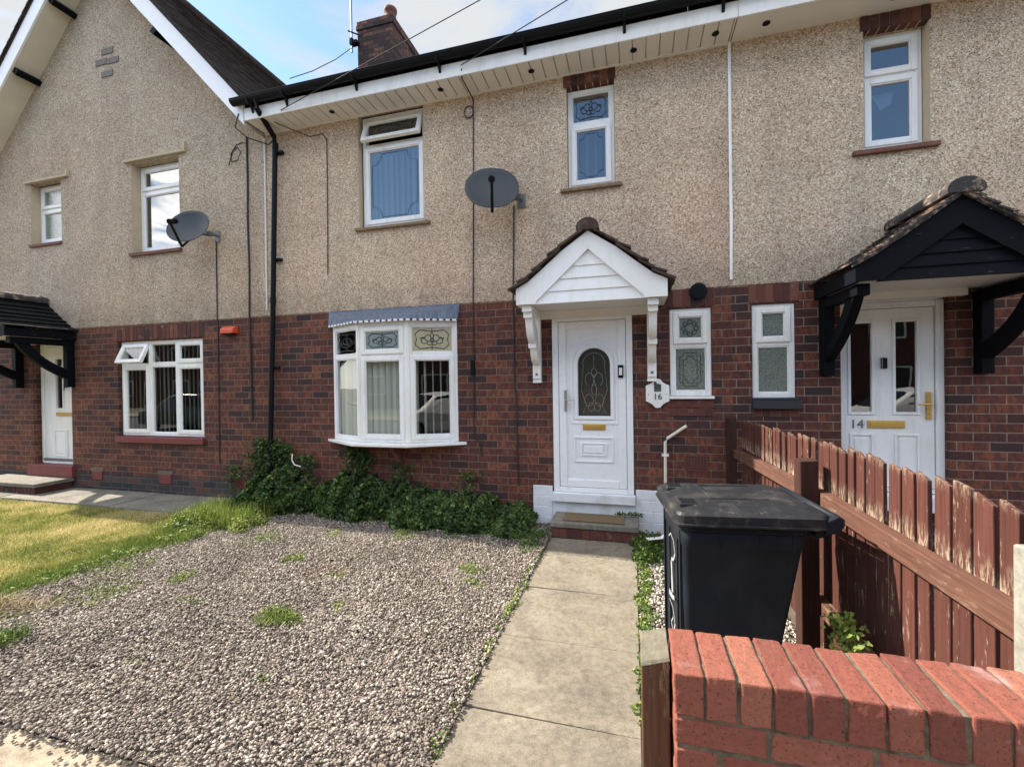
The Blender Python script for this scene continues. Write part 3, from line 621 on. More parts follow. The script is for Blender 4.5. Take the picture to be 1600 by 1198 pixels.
def bay():
    A, B, Cc, D_ = (-3.95, .0), (-3.385, -.255), (-2.70, -.255), (-2.13, .0)
    W = Win(); z0, z1 = .965, 2.47; h = z1-z0; tr = 1.10
    def fac(P, Q, col, blind=None):
        w = math.hypot(Q[0]-P[0], Q[1]-P[1]); W.panel(mat_T(P[0], P[1], z0, math.atan2(Q[1]-P[1], Q[0]-P[0])), w, h, [(0, w, col)], fw=.055, blind=blind)
        return w
    fac(A, B, [(0, tr, 'fix', G_clear, None), (tr, h, 'fix', G_clear, 'scroll')], (.07, .55, .06, 1.04, 40, 0))
    fac(B, Cc, [(0, tr, 'sash', G_clear, None), (tr, h, 'sash', G_aqua, 'scroll')], (.07, .62, .06, 1.04, 28, 0))
    fac(Cc, D_, [(0, tr, 'sash', G_clear, None), (tr, h, 'fix', G_creamy, 'scroll')], (.07, .56, .06, 1.04, 76, .1))
    W.frame.M = Matrix()
    for P in (B, Cc): W.frame.lathe([(.042, z0), (.042, z1)], (P[0], P[1]+.03, 0), 8)
    w = W.finish(house_m, 'white three-sided bay window with leaded top lights and vertical blinds')
    m = MB(); m.prism([(-4.06, -.0), (-3.43, -.375), (-2.66, -.375), (-2.02, -.0)], .925, .962, 'z'); m.build('sill', M_upvc, w, bevel=.006)
    m = MB(); m.prism([(-3.95, -.0), (-3.39, -.25), (-2.70, -.25), (-2.13, -.0)], .895, .924, 'z'); m.prism([(.0, .68), (.0, .89), (-.2, .89), (-.2, .86), (-.10, .78), (-.04, .68)], -3.0, -2.93, 'x'); m.build('support', M_sill_b, w)
    m = MB(); m.add([(-4.0, -.01, 2.695), (-2.09, -.01, 2.695), (-2.10, -.05, 2.50), (-2.68, -.335, 2.495), (-3.41, -.335, 2.495), (-3.99, -.05, 2.50)], [(0, 1, 4, 5), (1, 2, 3, 4)][:0]+[(1, 0, 5, 4), (1, 4, 3), (1, 3, 2)])
    m.add([(-4.0, -.0, 2.692), (-2.09, -.0, 2.692), (-2.10, -.04, 2.497), (-2.68, -.325, 2.49), (-3.41, -.325, 2.49), (-3.99, -.04, 2.497)], [(0, 1, 4, 5), (1, 3, 4), (1, 2, 3)]); m.build('lead_roof', M_lead, w)
    m = MB(); m.prism([(-3.95, 0), (-3.385, -.265), (-2.70, -.265), (-2.13, 0)], 2.472, 2.488, 'z')
    for P, Q in (((-3.99, -.045), (-3.41, -.33)), ((-3.41, -.33), (-2.68, -.33)), ((-2.68, -.33), (-2.10, -.045))):
        L_ = math.hypot(Q[0]-P[0], Q[1]-P[1]); n = int(L_/.075); T = mat_T(P[0], P[1], 0, math.atan2(Q[1]-P[1], Q[0]-P[0]))
        for i in range(n): m.box(i*L_/n+.012, (i+1)*L_/n-.02, -.004, .012, 2.478, 2.502, M=T)
    m.build('drip_edge', M_barge, w)
    m = MB(); m.box(-3.98, -2.10, -.012, .004, 2.70, 2.727); m.build('flashing_mortar', M_sill_b, w)
bay()

def text_mesh(name, body, size, x, y, z, mat, parent, ext=.003, align='CENTER', sx=1):
    cu = bpy.data.curves.new(name, 'FONT'); cu.body = body; cu.size = size; cu.extrude = ext; cu.align_x = align; cu.align_y = 'CENTER'
    o = bpy.data.objects.new(name, cu); COL.objects.link(o); C.view_layer.update()
    me = bpy.data.meshes.new_from_object(o.evaluated_get(C.evaluated_depsgraph_get())); bpy.data.objects.remove(o); bpy.data.curves.remove(cu)
    off = Vector((0, 0, 0)); p = parent
    while p is not None: off += p.location; p = p.parent
    me.transform(Matrix.Translation(Vector((x, y, z))-off) @ Matrix.Rotation(rad(90), 4, 'X') @ Matrix.Scale(sx, 4, (1, 0, 0)))
    me.materials.clear(); me.materials.append(mat); o = bpy.data.objects.new(name, me); COL.objects.link(o); o.parent = parent; return o

def arch_pts(cx, z0, z1, hw, n=14, inset=0):
    r = hw; zc = z1-r
    return [(cx-hw, z0), (cx+hw, z0)]+[(cx+r*math.cos(math.pi*i/n), zc+r*math.sin(math.pi*i/n)) for i in range(n+1)]
def frame_between(m, outer, inner, y0, y1):
    n = len(outer); vs = [(a, y0, b) for a, b in outer]+[(a, y0, b) for a, b in inner]+[(a, y1, b) for a, b in outer]+[(a, y1, b) for a, b in inner]
    fs = []
    for i in range(n):
        j = (i+1) % n; fs += [(i, j, n+j, n+i), (i, 2*n+i, 2*n+j, j), (n+i, n+j, 3*n+j, 3*n+i), (2*n+i, 3*n+i, 3*n+j, 2*n+j)]
    m.add(vs, fs)
def moulding(m, x0, x1, z0, z1, y, w=.016, d=.012):
    m.ring(x0, x1, z0, z1, w, y-d, y)

def door16():
    x0, x1, z0, z1 = -.92, -.003, .405, 2.475; yf = .0
    m = MB(); w = .07; m.box(x0, x0+w, yf-.01, .07, z0, z1); m.box(x1-w, x1, yf-.01, .07, z0, z1); m.box(x0+w, x1-w, yf-.01, .07, z1-w, z1); m.box(x0+w, x1-w, yf-.02, .07, z0, z0+.055)
    fr = m.build('front_door', M_upvc_d, house_m, bevel=.005); fr['label'] = 'scuffed white panelled front door with arched leaded glass'
    a, b, c, d = -.845, -.078, .465, 2.40; cx = -.438
    m = MB(); ai = arch_pts(cx, 1.295, 2.085, .185); ao = [(a+.004, c+.004)]
    # leaf built as slab with an arched hole: outer rectangle resampled to the arch
    def outer_of(p):
        return None
    n = 14; inner = ai; outer = [(a, c), (b, c)]+[(b-(b-a)*i/n, d) for i in range(n+1)]
    outer[2] = (b, d); outer[-1] = (a, d)
    frame_between(m, outer, inner, yf+.012, yf+.055); leaf = m.build('door_leaf', M_upvc_d, fr)
    m = MB(); o2 = arch_pts(cx, 1.255, 2.125, .225); frame_between(m, o2, arch_pts(cx, 1.29, 2.09, .19), yf-.006, yf+.02); frame_between(m, arch_pts(cx, 1.20, 2.18, .275), arch_pts(cx, 1.235, 2.145, .245), yf+.004, yf+.02)
    moulding(m, a, b, c, d, yf+.012, .085, .018); m.build('moulding', M_upvc_d, fr, bevel=.005)
    m = MB(); moulding(m, -.68, -.225, .755, 1.055, yf+.012, .02, .012); moulding(m, -.60, -.30, .83, .985, yf+.012, .018, .012); m.box(-.56, -.34, yf-.002, yf+.012, .865, .95); m.build('panel_moulding', M_upvc_d, fr, bevel=.004)
    m = MB(); g = arch_pts(cx, 1.29, 2.09, .19); m.add([(p, yf+.03, q) for p, q in g], [tuple(range(len(g)))]); m.build('pane', G_dark, fr)
    m = MB(); y = yf+.024
    poly(m, arc(cx, 1.90, .13, .13, 0, 180), y, .0024)
    for s in (-1, 1):
        poly(m, arc(cx+s*.05, 1.72, .05, .08, -60, 240), y, .0024); poly(m, arc(cx+s*.06, 1.48, .05, .07, 0, 360), y, .0024); poly(m, [(cx+s*.12, 1.9), (cx+s*.15, 1.6), (cx+s*.09, 1.42), (cx+s*.13, 1.33)], y, .0024)
        poly(m, arc(cx+s*.035, 1.40, .035, .05, 0, 360), y, .0024)
    poly(m, [(cx, 2.0), (cx, 1.85)], y, .0024); poly(m, arc(cx, 1.80, .03, .05, 0, 360), y, .0024); poly(m, arc(cx, 1.60, .03, .06, 0, 360), y, .0024); m.build('leading', M_leadlt, fr)
    m = MB(); m.prism([(cx-.17, 1.31), (cx+.17, 1.31), (cx+.17, 1.55), (cx+.08, 1.66), (cx, 1.60), (cx-.08, 1.66), (cx-.17, 1.55)], yf+.040, yf+.044, 'y'); m.build('red_glass', simple('red_glass', (.16, .03, .03), .3, .4, 40), fr)
    m = MB(); m.box(-.572, -.312, yf-.002, yf+.012, 1.135, 1.205); m.box(-.555, -.33, yf-.008, yf-.002, 1.15, 1.19); m.build('letterbox', M_gold, fr, bevel=.003)
    m = MB(); m.box(-.782, -.752, yf-.024, yf-.004, 1.35, 1.60); m.tube([(-.767, yf-.02, 1.485), (-.767, yf-.06, 1.485), (-.65, yf-.06, 1.485)], .009, 8); m.build('handle', M_steel, fr, bevel=.003)
    m = MB(); m.box(-.165, -.105, yf-.03, yf-.004, 1.735, 1.88); d1 = m.build('doorbell', M_black, fr, bevel=.004); m = MB(); m.box(-.15, -.12, yf-.033, yf-.030, 1.77, 1.85); m.build('doorbell_face', M_upvc, d1) if False else d1
    m = MB(); m.box(-.152, -.118, yf-.033, yf-.030, 1.765, 1.85); m.build('doorbell_face', M_upvc, fr)
    # threshold block and painted plinth
    m = MB(); m.box(-.935, .012, -.075, .02, .30, .402); m.build('door_sill', M_wbrick, fr, bevel=.006)
    m = MB()
    for i in range(4):
        z = -.02+i*.122; off = .06 if i % 2 else 0
        for xa, xb in ((-1.175, -1.175+.13+off), (-1.175+.13+off, -.936), (.013, .17+off*.6), (.17+off*.6, .40)): m.box(xa+.003, xb-.003, -.022, .0, z+.003, z+.119)
    m.box(-.936, .013, -.02, 0, -.02, .299); m.box(-1.17, -.94, -.018, -.002, -.02, .466); m.box(.016, .395, -.018, -.002, -.02, .466)
    m.build('painted_plinth', M_wbrick, house_m, bevel=.004)
door16()

def door_panelled(parent, T, w, h, glazed, label):
    """composite door, local x 0..w, z 0..h; glazed: list of glass rects"""
    m = MB(T); fw = .06; m.box(0, fw, -.005, .06, 0, h); m.box(w-fw, w, -.005, .06, 0, h); m.box(fw, w-fw, -.005, .06, h-fw, h); m.box(fw, w-fw, -.02, .06, 0, .04)
    fr = m.build('front_door', M_upvc, parent, bevel=.004); fr['label'] = label
    a, b, c, d = fw+.006, w-fw-.006, .045, h-fw-.006; m = MB(T)
    xs = sorted({a, b} | {v for g in glazed for v in g[:2]}); zs = sorted({c, d} | {v for g in glazed for v in g[2:]})
    wall_holes(m, a, b, c, d, [(*g, .02) for g in glazed], .012); m.build('door_leaf', M_upvc, fr)
    m = MB(T)
    for g in glazed: moulding(m, g[0]-.028, g[1]+.028, g[2]-.028, g[3]+.028, .012, .028, .012)
    m.build('moulding', M_upvc, fr, bevel=.005)
    for g in glazed:
        m = MB(T); m.add([(g[0], .026, g[2]), (g[1], .026, g[2]), (g[1], .026, g[3]), (g[0], .026, g[3])], [(0, 1, 2, 3)]); m.build('pane', G_clear, fr)
    return fr, a, b
def door14():
    T = mat_T(2.03, .08, .62)
    T = mat_T(2.035, .075, .55); h = 1.90; W_ = .885
    fr, a, b = door_panelled(house_r, T, W_, h, [(.115, .295, .80, 1.70), (.50, .675, .80, 1.70)], 'white front door with two tall glass panels, number 14 and brass letterbox')
    m = MB(T)
    for x in (.10, .485): moulding(m, x, x+.21, .10, .58, .012, .02, .012); m.box(x+.04, x+.17, .004, .012, .14, .54)
    m.build('panel_moulding', M_upvc, fr, bevel=.004)
    m = MB(); m.box(2.035, 2.92, .07, .10, 2.452, 2.60); m.box(2.86, 2.92, .055, .074, .55, 2.45); m.build('frame_extension', M_upvc, fr, bevel=.004)
    m = MB(T); m.box(.255, .57, -.004, .012, .64, .715); m.box(.275, .55, -.010, -.004, .655, .70); m.build('letterbox', M_gold, fr, bevel=.003)
    m = MB(T); m.box(.745, .785, -.012, .008, .73, 1.0); m.tube([(.765, -.01, .88), (.765, -.055, .88), (.66, -.055, .88)], .010, 8); m.lathe([(.012, -.018), (.012, -.01)], (.765, 0, .79), 10, 'y'); m.build('handle', M_gold, fr, bevel=.003)
    m = MB(T); m.box(.375, .425, -.012, .012, 1.235, 1.345); m.build('doorbell', M_black, fr, bevel=.005)
    m = MB(T); m.box(.373, .385, -.014, -.012, 1.237, 1.343); m.build('doorbell_edge', M_galv, fr)
    text_mesh('door_number', '14', .125, 2.20, .083, 1.222, M_galv, fr)
    m = MB(); m.box(2.0, 2.95, -.10, .06, .40, .545); m.build('door_sill', M_wbrick, fr, bevel=.006)
door14()
def door18():
    T = mat_T(-9.995, .10, .41); fr, a, b = door_panelled(house_l, T, .925, 2.06, [(.36, .52, .95, 1.80), (.68, .83, .95, 1.80)][:1], 'white front door with slim glass panel under the far-left porch canopy')
    m = MB(T); moulding(m, .30, .62, .12, .58, .012, .02, .012); m.box(.35, .57, .004, .012, .17, .53); m.build('panel_moulding', M_upvc, fr, bevel=.004)
    m = MB(T); m.box(.36, .80, -.004, .012, .82, .88); m.build('letterbox', M_gold, fr); m = MB(T); m.lathe([(.03, -.01), (.03, .01)], (.61, 0, 1.33), 12, 'y'); m.tube([(.61, -.02, 1.35), (.61, -.025, 1.26)], .01, 8); m.build('door_knocker', M_galv, fr)
    m = MB(T); m.box(.07, .85, -.025, .012, .045, .085); m.build('weather_bar', M_galv, fr)
    m = MB(); m.box(-10.10, -9.0, -.06, .10, .22, .408); m.build('door_sill', M_redpaint, fr, bevel=.006)
door18()

# ------------------------------------------------------------------ porch canopies
def bezier(p0, p1, p2, n=10): return [((1-t)**2*p0[0]+2*(1-t)*t*p1[0]+t*t*p2[0], (1-t)**2*p0[1]+2*(1-t)*t*p1[1]+t*t*p2[1]) for t in [i/n for i in range(n+1)]]
def canopy_white():
    cx, Y = -.43, -.60; hw = .77; zb, zc, za = 2.53, 2.70, 3.25
    m = MB()
    top = [(-hw, zc), (-.64, 2.765), (-.49, 2.885), (-.28, 3.06), (0, za), (.28, 3.06), (.49, 2.885), (.64, 2.765), (hw, zc)]
    out = [(cx+a, b) for a, b in [(-hw, zb)]+top+[(hw, zb)]]
    ti = [(-.555, 2.555), (0, 3.065), (.545, 2.555)]
    inn = [(cx+a, b) for a, b in [(-.555, zb), (-.555, 2.555), (-.50, 2.606), (-.38, 2.716), (-.2, 2.881), (0, 3.065), (.2, 2.878), (.38, 2.71), (.5, 2.597), (.545, 2.555), (.545, zb)]]
    # bargeboard face: strip between the outer and inner outlines
    n = len(out); vs = [(a, Y, b) for a, b in out]+[(a, Y, b) for a, b in inn]+[(a, Y+.03, b) for a, b in out]+[(a, Y+.03, b) for a, b in inn]
    m.add(vs, [f for i in range(n-1) for f in ((i, n+i, n+i+1, i+1), (i, i+1, 2*n+i+1, 2*n+i), (n+i, 3*n+i, 3*n+i+1, n+i+1))])
    cn = m.build('door_canopy', M_upvc, house_m); cn['label'] = 'white gabled porch canopy with brown tiles over the middle door'
    m = MB(); z = zb
    for k, zt in enumerate((2.655, 2.78, 2.905, 3.08)):
        wl = lambda q: .58*(3.09-q)/.56
        m.prism([(cx-wl(z), z), (cx+wl(z), z), (cx+wl(zt), zt), (cx-wl(zt), zt)], Y+.034, Y+.05, 'y')
        m.v = [(a, b-(.012 if abs(c-z) < 1e-6 and b < Y+.04 else 0), c) for a, b, c in m.v]; z = zt+.0005
    m.build('gable_panel', M_upvc, cn)
    m = MB(); m.box(cx-hw, cx-hw+.03, Y+.031, 0, zb, zc-.01); m.box(cx+hw-.03, cx+hw, Y+.031, 0, zb, zc-.01); m.box(cx-hw+.031, cx+hw-.031, Y+.031, -.0, zb+.002, zb+.02)
    m.box(cx-hw+.12, cx+hw-.12, -.06, -.0, 2.44, zb+.001); m.build('soffit', M_soffit, cn)
    m = MB(); rr = random.Random(9)
    for s in (-1, 1):
        P = [(hw+.055, zc-.035), (.62, 2.79), (.49, 2.90), (.28, 3.075), (.02, 3.268)]
        for i in range(4):
            a, b = P[i], P[i+1]; tile_slope(m, (cx+s*a[0], Y-.05, a[1]), (cx+s*a[0], -.0, a[1]), (cx+s*b[0], Y-.05, b[1]), (cx+s*b[0], -.0, b[1]), gauge=.30 if i else .2, width=.17, th=.022, lap=1.12, rnd=rr)
            if i < 3: c = ((a[0]+b[0])/2, (a[1]+b[1])/2); tile_slope(m, (cx+s*(c[0]+.02), Y-.045, c[1]+.012), (cx+s*(c[0]+.02), 0, c[1]+.012), (cx+s*b[0], Y-.05, b[1]+.02), (cx+s*b[0], 0, b[1]+.02), gauge=.3, width=.17, th=.022, lap=1.1, rnd=rr)
    m.build('roof_tiles', M_tile_br, cn)
    m = MB()
    for y0, y1 in ((Y-.05, -.33), (-.327, .0)):
        pr = [(.115*math.cos(rad(a)), .095*math.sin(rad(a))) for a in range(-15, 196, 15)]; m.prism([(cx+a, 3.275+b) for a, b in pr], y0, y1, 'y')
    m.build('ridge_tile', M_tile_br, cn)
    for xb in (-1.095, .205):
        m = MB(); w = .047
        m.box(xb-w, xb+w, -.065, -.0, 1.715, 2.528); m.box(xb-w-.004, xb+w+.004, -.075, -.0, 1.69, 1.715); m.box(xb-w, xb+w, -.085, -.066, 1.74, 1.90)
        m.box(xb-w-.006, xb+w+.006, -.56, -.066, 2.46, 2.528); m.box(xb-w, xb+w, -.52, -.45, 2.40, 2.46)
        o = bezier((-.47, 2.40), (-.42, 2.16), (-.27, 2.13))+bezier((-.25, 2.09), (-.22, 1.93), (-.086, 1.90), 8); q = bezier((-.068, 2.06), (-.14, 2.10), (-.17, 2.22), 6)+bezier((-.19, 2.30), (-.30, 2.34), (-.36, 2.44), 8)
        m.prism(o+q+[(-.47, 2.44)], xb-w*.85, xb+w*.85, 'x'); m.box(xb-w, xb+w, -.30, -.23, 2.085, 2.14)
        m.build('bracket', M_upvc, cn, bevel=.004)
        k = MB(); k.box(xb-.014, xb+.014, -.069, -.066, 1.775, 1.80) if False else k.box(xb-.014, xb+.014, -.088, -.0855, 1.775, 1.803); k.build('bolt_cap', M_galv, cn)
canopy_white()

def canopy_black(parent, cx, label, soffit_mat):
    Y = -.88; hw = .725; zb, zc, za = 2.50, 2.62, 3.13
    m = MB(); top = [(-hw, zc), (-.60, 2.70), (-.40, 2.84), (-.2, 2.985), (0, za), (.2, 2.985), (.40, 2.84), (.60, 2.70), (hw, zc)]
    out = [(cx+a, b) for a, b in [(-hw, zb)]+top+[(hw, zb)]]; inn = [(cx+a, b) for a, b in [(-.52, zb), (-.52, 2.52), (-.46, 2.565), (-.34, 2.655), (-.18, 2.775), (0, 2.91), (.18, 2.775), (.34, 2.655), (.46, 2.565), (.52, 2.52), (.52, zb)]]
    n = len(out); vs = [(a, Y, b) for a, b in out]+[(a, Y, b) for a, b in inn]+[(a, Y+.04, b) for a, b in out]+[(a, Y+.04, b) for a, b in inn]
    m.add(vs, [f for i in range(n-1) for f in ((i, n+i, n+i+1, i+1), (i, i+1, 2*n+i+1, 2*n+i), (n+i, 3*n+i, 3*n+i+1, n+i+1))])
    cn = m.build('door_canopy', M_blackwood, parent); cn['label'] = label
    m = MB(); z = zb
    for k, zt in enumerate((2.60, 2.70, 2.80, 2.95)):
        wl = lambda q: .56*(2.96-q)/.46
        m.prism([(cx-wl(z), z), (cx+wl(z), z), (cx+wl(zt), zt), (cx-wl(zt), zt)], Y+.045, Y+.062, 'y')
        m.v = [(a, b-(.014 if abs(c-z) < 1e-6 and b < Y+.05 else 0), c) for a, b, c in m.v]; z = zt+.0005
    m.build('gable_panel', M_blackwood, cn)
    for xa in (cx-hw, cx+hw-.04): m = MB(); m.box(xa, xa+.04, Y+.041, 0, zb, zc); m.build('side_fascia', M_blackwood, cn)
    m = MB(); m.box(cx-hw+.041, cx+hw-.041, Y+.064, -.001, zb+.03, zb+.045); m.box(cx-.50, cx+.50, -.09, -.001, zb-.04, zb+.029); m.build('soffit', soffit_mat, cn)
    m = MB(); rr = random.Random(4)
    for s in (-1, 1):
        P = [(hw+.035, zc+.015), (.60, 2.72), (.40, 2.86), (.2, 3.005), (.02, 3.15)]
        for i in range(4):
            a, b = P[i], P[i+1]; tile_slope(m, (cx+s*a[0], Y-.05, a[1]), (cx+s*a[0], -.0, a[1]), (cx+s*b[0], Y-.05, b[1]), (cx+s*b[0], -.0, b[1]), gauge=.13, width=.19, th=.016, lap=1.15, rnd=rr)
    m.build('roof_tiles', M_tile_bl if parent is house_l else M_tile_mix, cn)
    m = MB()
    for y0, y1 in ((Y-.055, -.60), (-.597, -.30), (-.297, .0)):
        pr = [(.125*math.cos(rad(a)), .095*math.sin(rad(a))) for a in range(-15, 196, 15)]; m.prism([(cx+a, 3.165+b) for a, b in pr], y0, y1, 'y')
    # mortar bedding under the verge
    for s in (-1, 1):
        P = [(hw+.03, zc), (.60, 2.705), (.40, 2.845), (.2, 2.99), (0, 3.14)]
        for a, b in zip(P, P[1:]): m.prism([(cx+s*a[0], a[1]+.0), (cx+s*b[0], b[1]+.0), (cx+s*b[0], b[1]+.03), (cx+s*a[0], a[1]+.03)], Y-.035, Y-.004, 'y')
    m.build('ridge_tile', M_tile_mix, cn)
    for xb in (cx-.635, cx+.635):
        m = MB(); w = .05
        m.box(xb-w, xb+w, -.11, -.0, 1.72, 2.498); m.box(xb-w, xb+w, -.80, -.111, 2.40, 2.498)
        o = bezier((-.72, 2.398), (-.55, 2.10), (-.112, 1.86), 12); q = bezier((-.112, 2.02), (-.42, 2.16), (-.56, 2.398), 12); m.prism(o+q, xb-w*.8, xb+w*.8, 'x')
        m.build('bracket', M_blackw2, cn, bevel=.006)
M_tile_mix = (lambda t: (t.set(color=t.mix(t.ramp(t.noise(8, 6, .75), [(.50, 0.0), (.60, .9)]), (.028, .025, .028), (.30, .22, .17)), rough=.85), t.bump(t.noise(30, 5, .7), .6, .008), t.m)[-1])(MT('patchy_mortared_tile'))
canopy_black(house_r, 2.525, 'weathered black timber gabled porch canopy over door 14', M_soffit)
canopy_black(house_l, -9.65, 'black timber gabled porch canopy at far left edge', M_soffit)

# ------------------------------------------------------------------ services on the walls
def services():
    m = MB(); m.tube([(-4.735, -.435, 5.46), (-4.737, -.435, 5.36), (-4.775, -.10, 5.16), (-4.775, -.085, 5.05), (-4.86, -.085, 2.8), (-4.975, -.085, .25)], .036, 12); 
    for z in (5.05, 2.9): m.tube([(-4.775-(5.05-z)*.039, -.085, z+.03), (-4.775-(5.05-z)*.039, -.085, z-.05)], .042, 12)
    dp = m.build('downpipe', M_black, house_m, smooth=False)
    for x, z in ((-4.775, 4.96), (-4.83, 3.47), (-4.90, 1.95)):
        m = MB(); m.box(x-.06, x+.085, -.05, YW, z-.018, z+.018); m.box(x+.04, x+.10, -.075, -.03, z-.014, z+.014); m.build('pipe_clip', M_black, dp)
    def cable(pts, r, mat, h, name='cable'): mb = MB(); mb.tube(pts, r, 6); mb.build(name, mat, h)
    y = YW-.008
    cable([(-5.325, y, 5.29), (-5.32, y-.004, 4.6), (-5.335, y, 4.1), (-5.32, y, 3.4), (-5.335, y, 2.72), (-5.33, -.008, 1.2)], .014, M_cable, house_l)
    cable([(-5.92, y, 3.86), (-5.925, y, 2.73), (-5.93, -.008, 2.68), (-5.95, -.008, .55)], .008, M_cable, house_l)
    cable([(-3.98, y, 5.05), (-3.985, y, 4.1), (-4.0, y, 3.2)], .006, M_cable, house_m)
    cable([(-4.85, -.36, 5.40), (-4.6, -.2, 5.25), (-4.25, y, 5.12), (-4.05, y, 5.13), (-3.98, y, 5.03)], .006, M_cable, house_m)
    cable([(-1.87, -.376, 5.34), (-1.88, -.34, 5.25), (-1.86, y, 5.2), (-1.875, y, 4.0), (-1.90, y, 2.74), (-1.905, -.008, 2.68), (-1.92, -.008, 1.05), (-1.84, -.008, .95), (-1.82, -.008, .8)], .008, M_cable, house_m)
    cable([(-1.92+.06*math.cos(a*.5), y-.003, 5.05+.075*math.sin(a*.5)) for a in range(14)], .006, M_cable, house_m)
    cable([(-1.36, y, 3.83), (-1.385, y, 2.74), (-1.39, -.008, 2.68), (-1.385, -.008, 1.6), (-1.37, -.008, 1.55), (-1.36, -.008, .45)], .009, M_cable, house_m)
    mb = MB(); mb.box(-1.945, -1.895, -.035, 0, 1.80, 1.98); mb.build('junction_box', M_black, house_m, bevel=.004)
    cable([(1.03, y-.004, 5.27), (1.028, y-.004, 4.2), (1.03, y-.004, 3.4), (1.022, y-.004, 2.76)], .016, M_upvc, house_m, 'cable_trunking')
    cable([(-5.01, y-.004, 5.2), (-5.02, y-.004, 2.77)], .012, M_upvc, house_l, 'cable_trunking')
    cable([(-5.33, y, 5.18), (-5.40, y, 5.22), (-5.52, y, 5.2), (-5.62, y, 5.08), (-5.60, y, 4.97), (-5.50, y, 4.98), (-5.44, y, 5.08), (-5.5, y, 5.17), (-5.58, y, 5.13), (-5.66, y, 4.93)], .006, M_cable, house_l)
    cable([(-5.1, -.37, 5.38), (-5.15, -.376, 5.2), (-5.13, -.2, 5.15), (-4.95, y, 5.12), (-4.85, y, 5.18)], .008, M_cable, house_l)
    # extractor cowl, air bricks
    mb = MB(); mb.lathe([(.075, -.05), (.09, -.045), (.09, 0)], (.695, 0, 2.66), 18, 'y'); mb.build('vent_cowl', M_black, house_m)
    ab = MB()
    rows = 5; cols = 7
    x0, x1, z0, z1 = .54, .77, .70, .87
    ab.ring(x0, x1, z0, z1, .012, -.006, 0)
    for i in range(1, cols): ab.box(x0+.012+(x1-x0-.024)*i/cols-.006, x0+.012+(x1-x0-.024)*i/cols+.006, -.005, .0, z0+.012, z1-.012)
    for j in range(1, rows): ab.box(x0+.012, x1-.012, -.0055, -.0005, z0+.012+(z1-z0-.024)*j/rows-.005, z0+.012+(z1-z0-.024)*j/rows+.005)
    ab.build('air_brick', simple('air_brick_red', (.15, .04, .03), .8, .3, 20), house_m)
    bk = MB(); bk.box(x0+.012, x1-.012, -.002, .0005, z0+.012, z1-.012); bk.build('air_brick_back', M_dark, house_m)
    for xa, xb in ((-8.61, -8.38), (-7.14, -6.90), (-5.68, -5.46)):
        mb = MB(); mb.box(xa, xb, -.016, 0, .20, .345); mb.build('air_brick', M_redpaint, house_l, bevel=.004); mb = MB(); mb.box(xa-.03, xb+.03, -.014, 0, .346, .40); mb.build('air_brick_mortar', M_mortar_dk, house_l)
    mb = MB(); mb.tube([(.33, -.04, -.02), (.335, -.04, 1.02), (.36, -.04, 1.06), (.56, -.04, 1.20)], .017, 10); wp = mb.build('overflow_pipe', M_pipe_w, house_m)
    mb = MB(); mb.box(.30, .37, -.06, 0, .86, .885); mb.build('pipe_clip', M_upvc, wp)
    # chimney stack
    c0, c1, y0, y1 = -5.50, -4.68, 3.0, 5.0
    mb = MB(); mb.box(c0, c1, y0, y1, 7.0, 9.12); mb.box(c0-.022, c1+.022, y0-.022, y1+.022, 9.121, 9.21); mb.box(c0-.008, c1+.008, y0-.008, y1+.008, 9.211, 9.30)
    ch = mb.build('chimney', M_brick_dk, house_m)
    for y in (y0+.25,):
        mb = MB(); mb.lathe([(.20, 9.28), (.15, 9.35), (.12, 9.38), (.11, 9.54), (.135, 9.56), (.135, 9.62), (.10, 9.63)], (-4.86, y, 0), 14); mb.build('chimney_pot', M_terra, ch, smooth=True)
    mb = MB()
    for i in range(5): mb.box(c1+.002, c1+.012, y0+.05+i*.16, y0+.22+i*.16, 8.15+i*.12, 8.36+i*.12)
    mb.box(c0-.01, c1+.01, y0-.014, y0-.002, 8.12, 8.27); mb.build('chimney_flashing', M_galv, ch)
services()

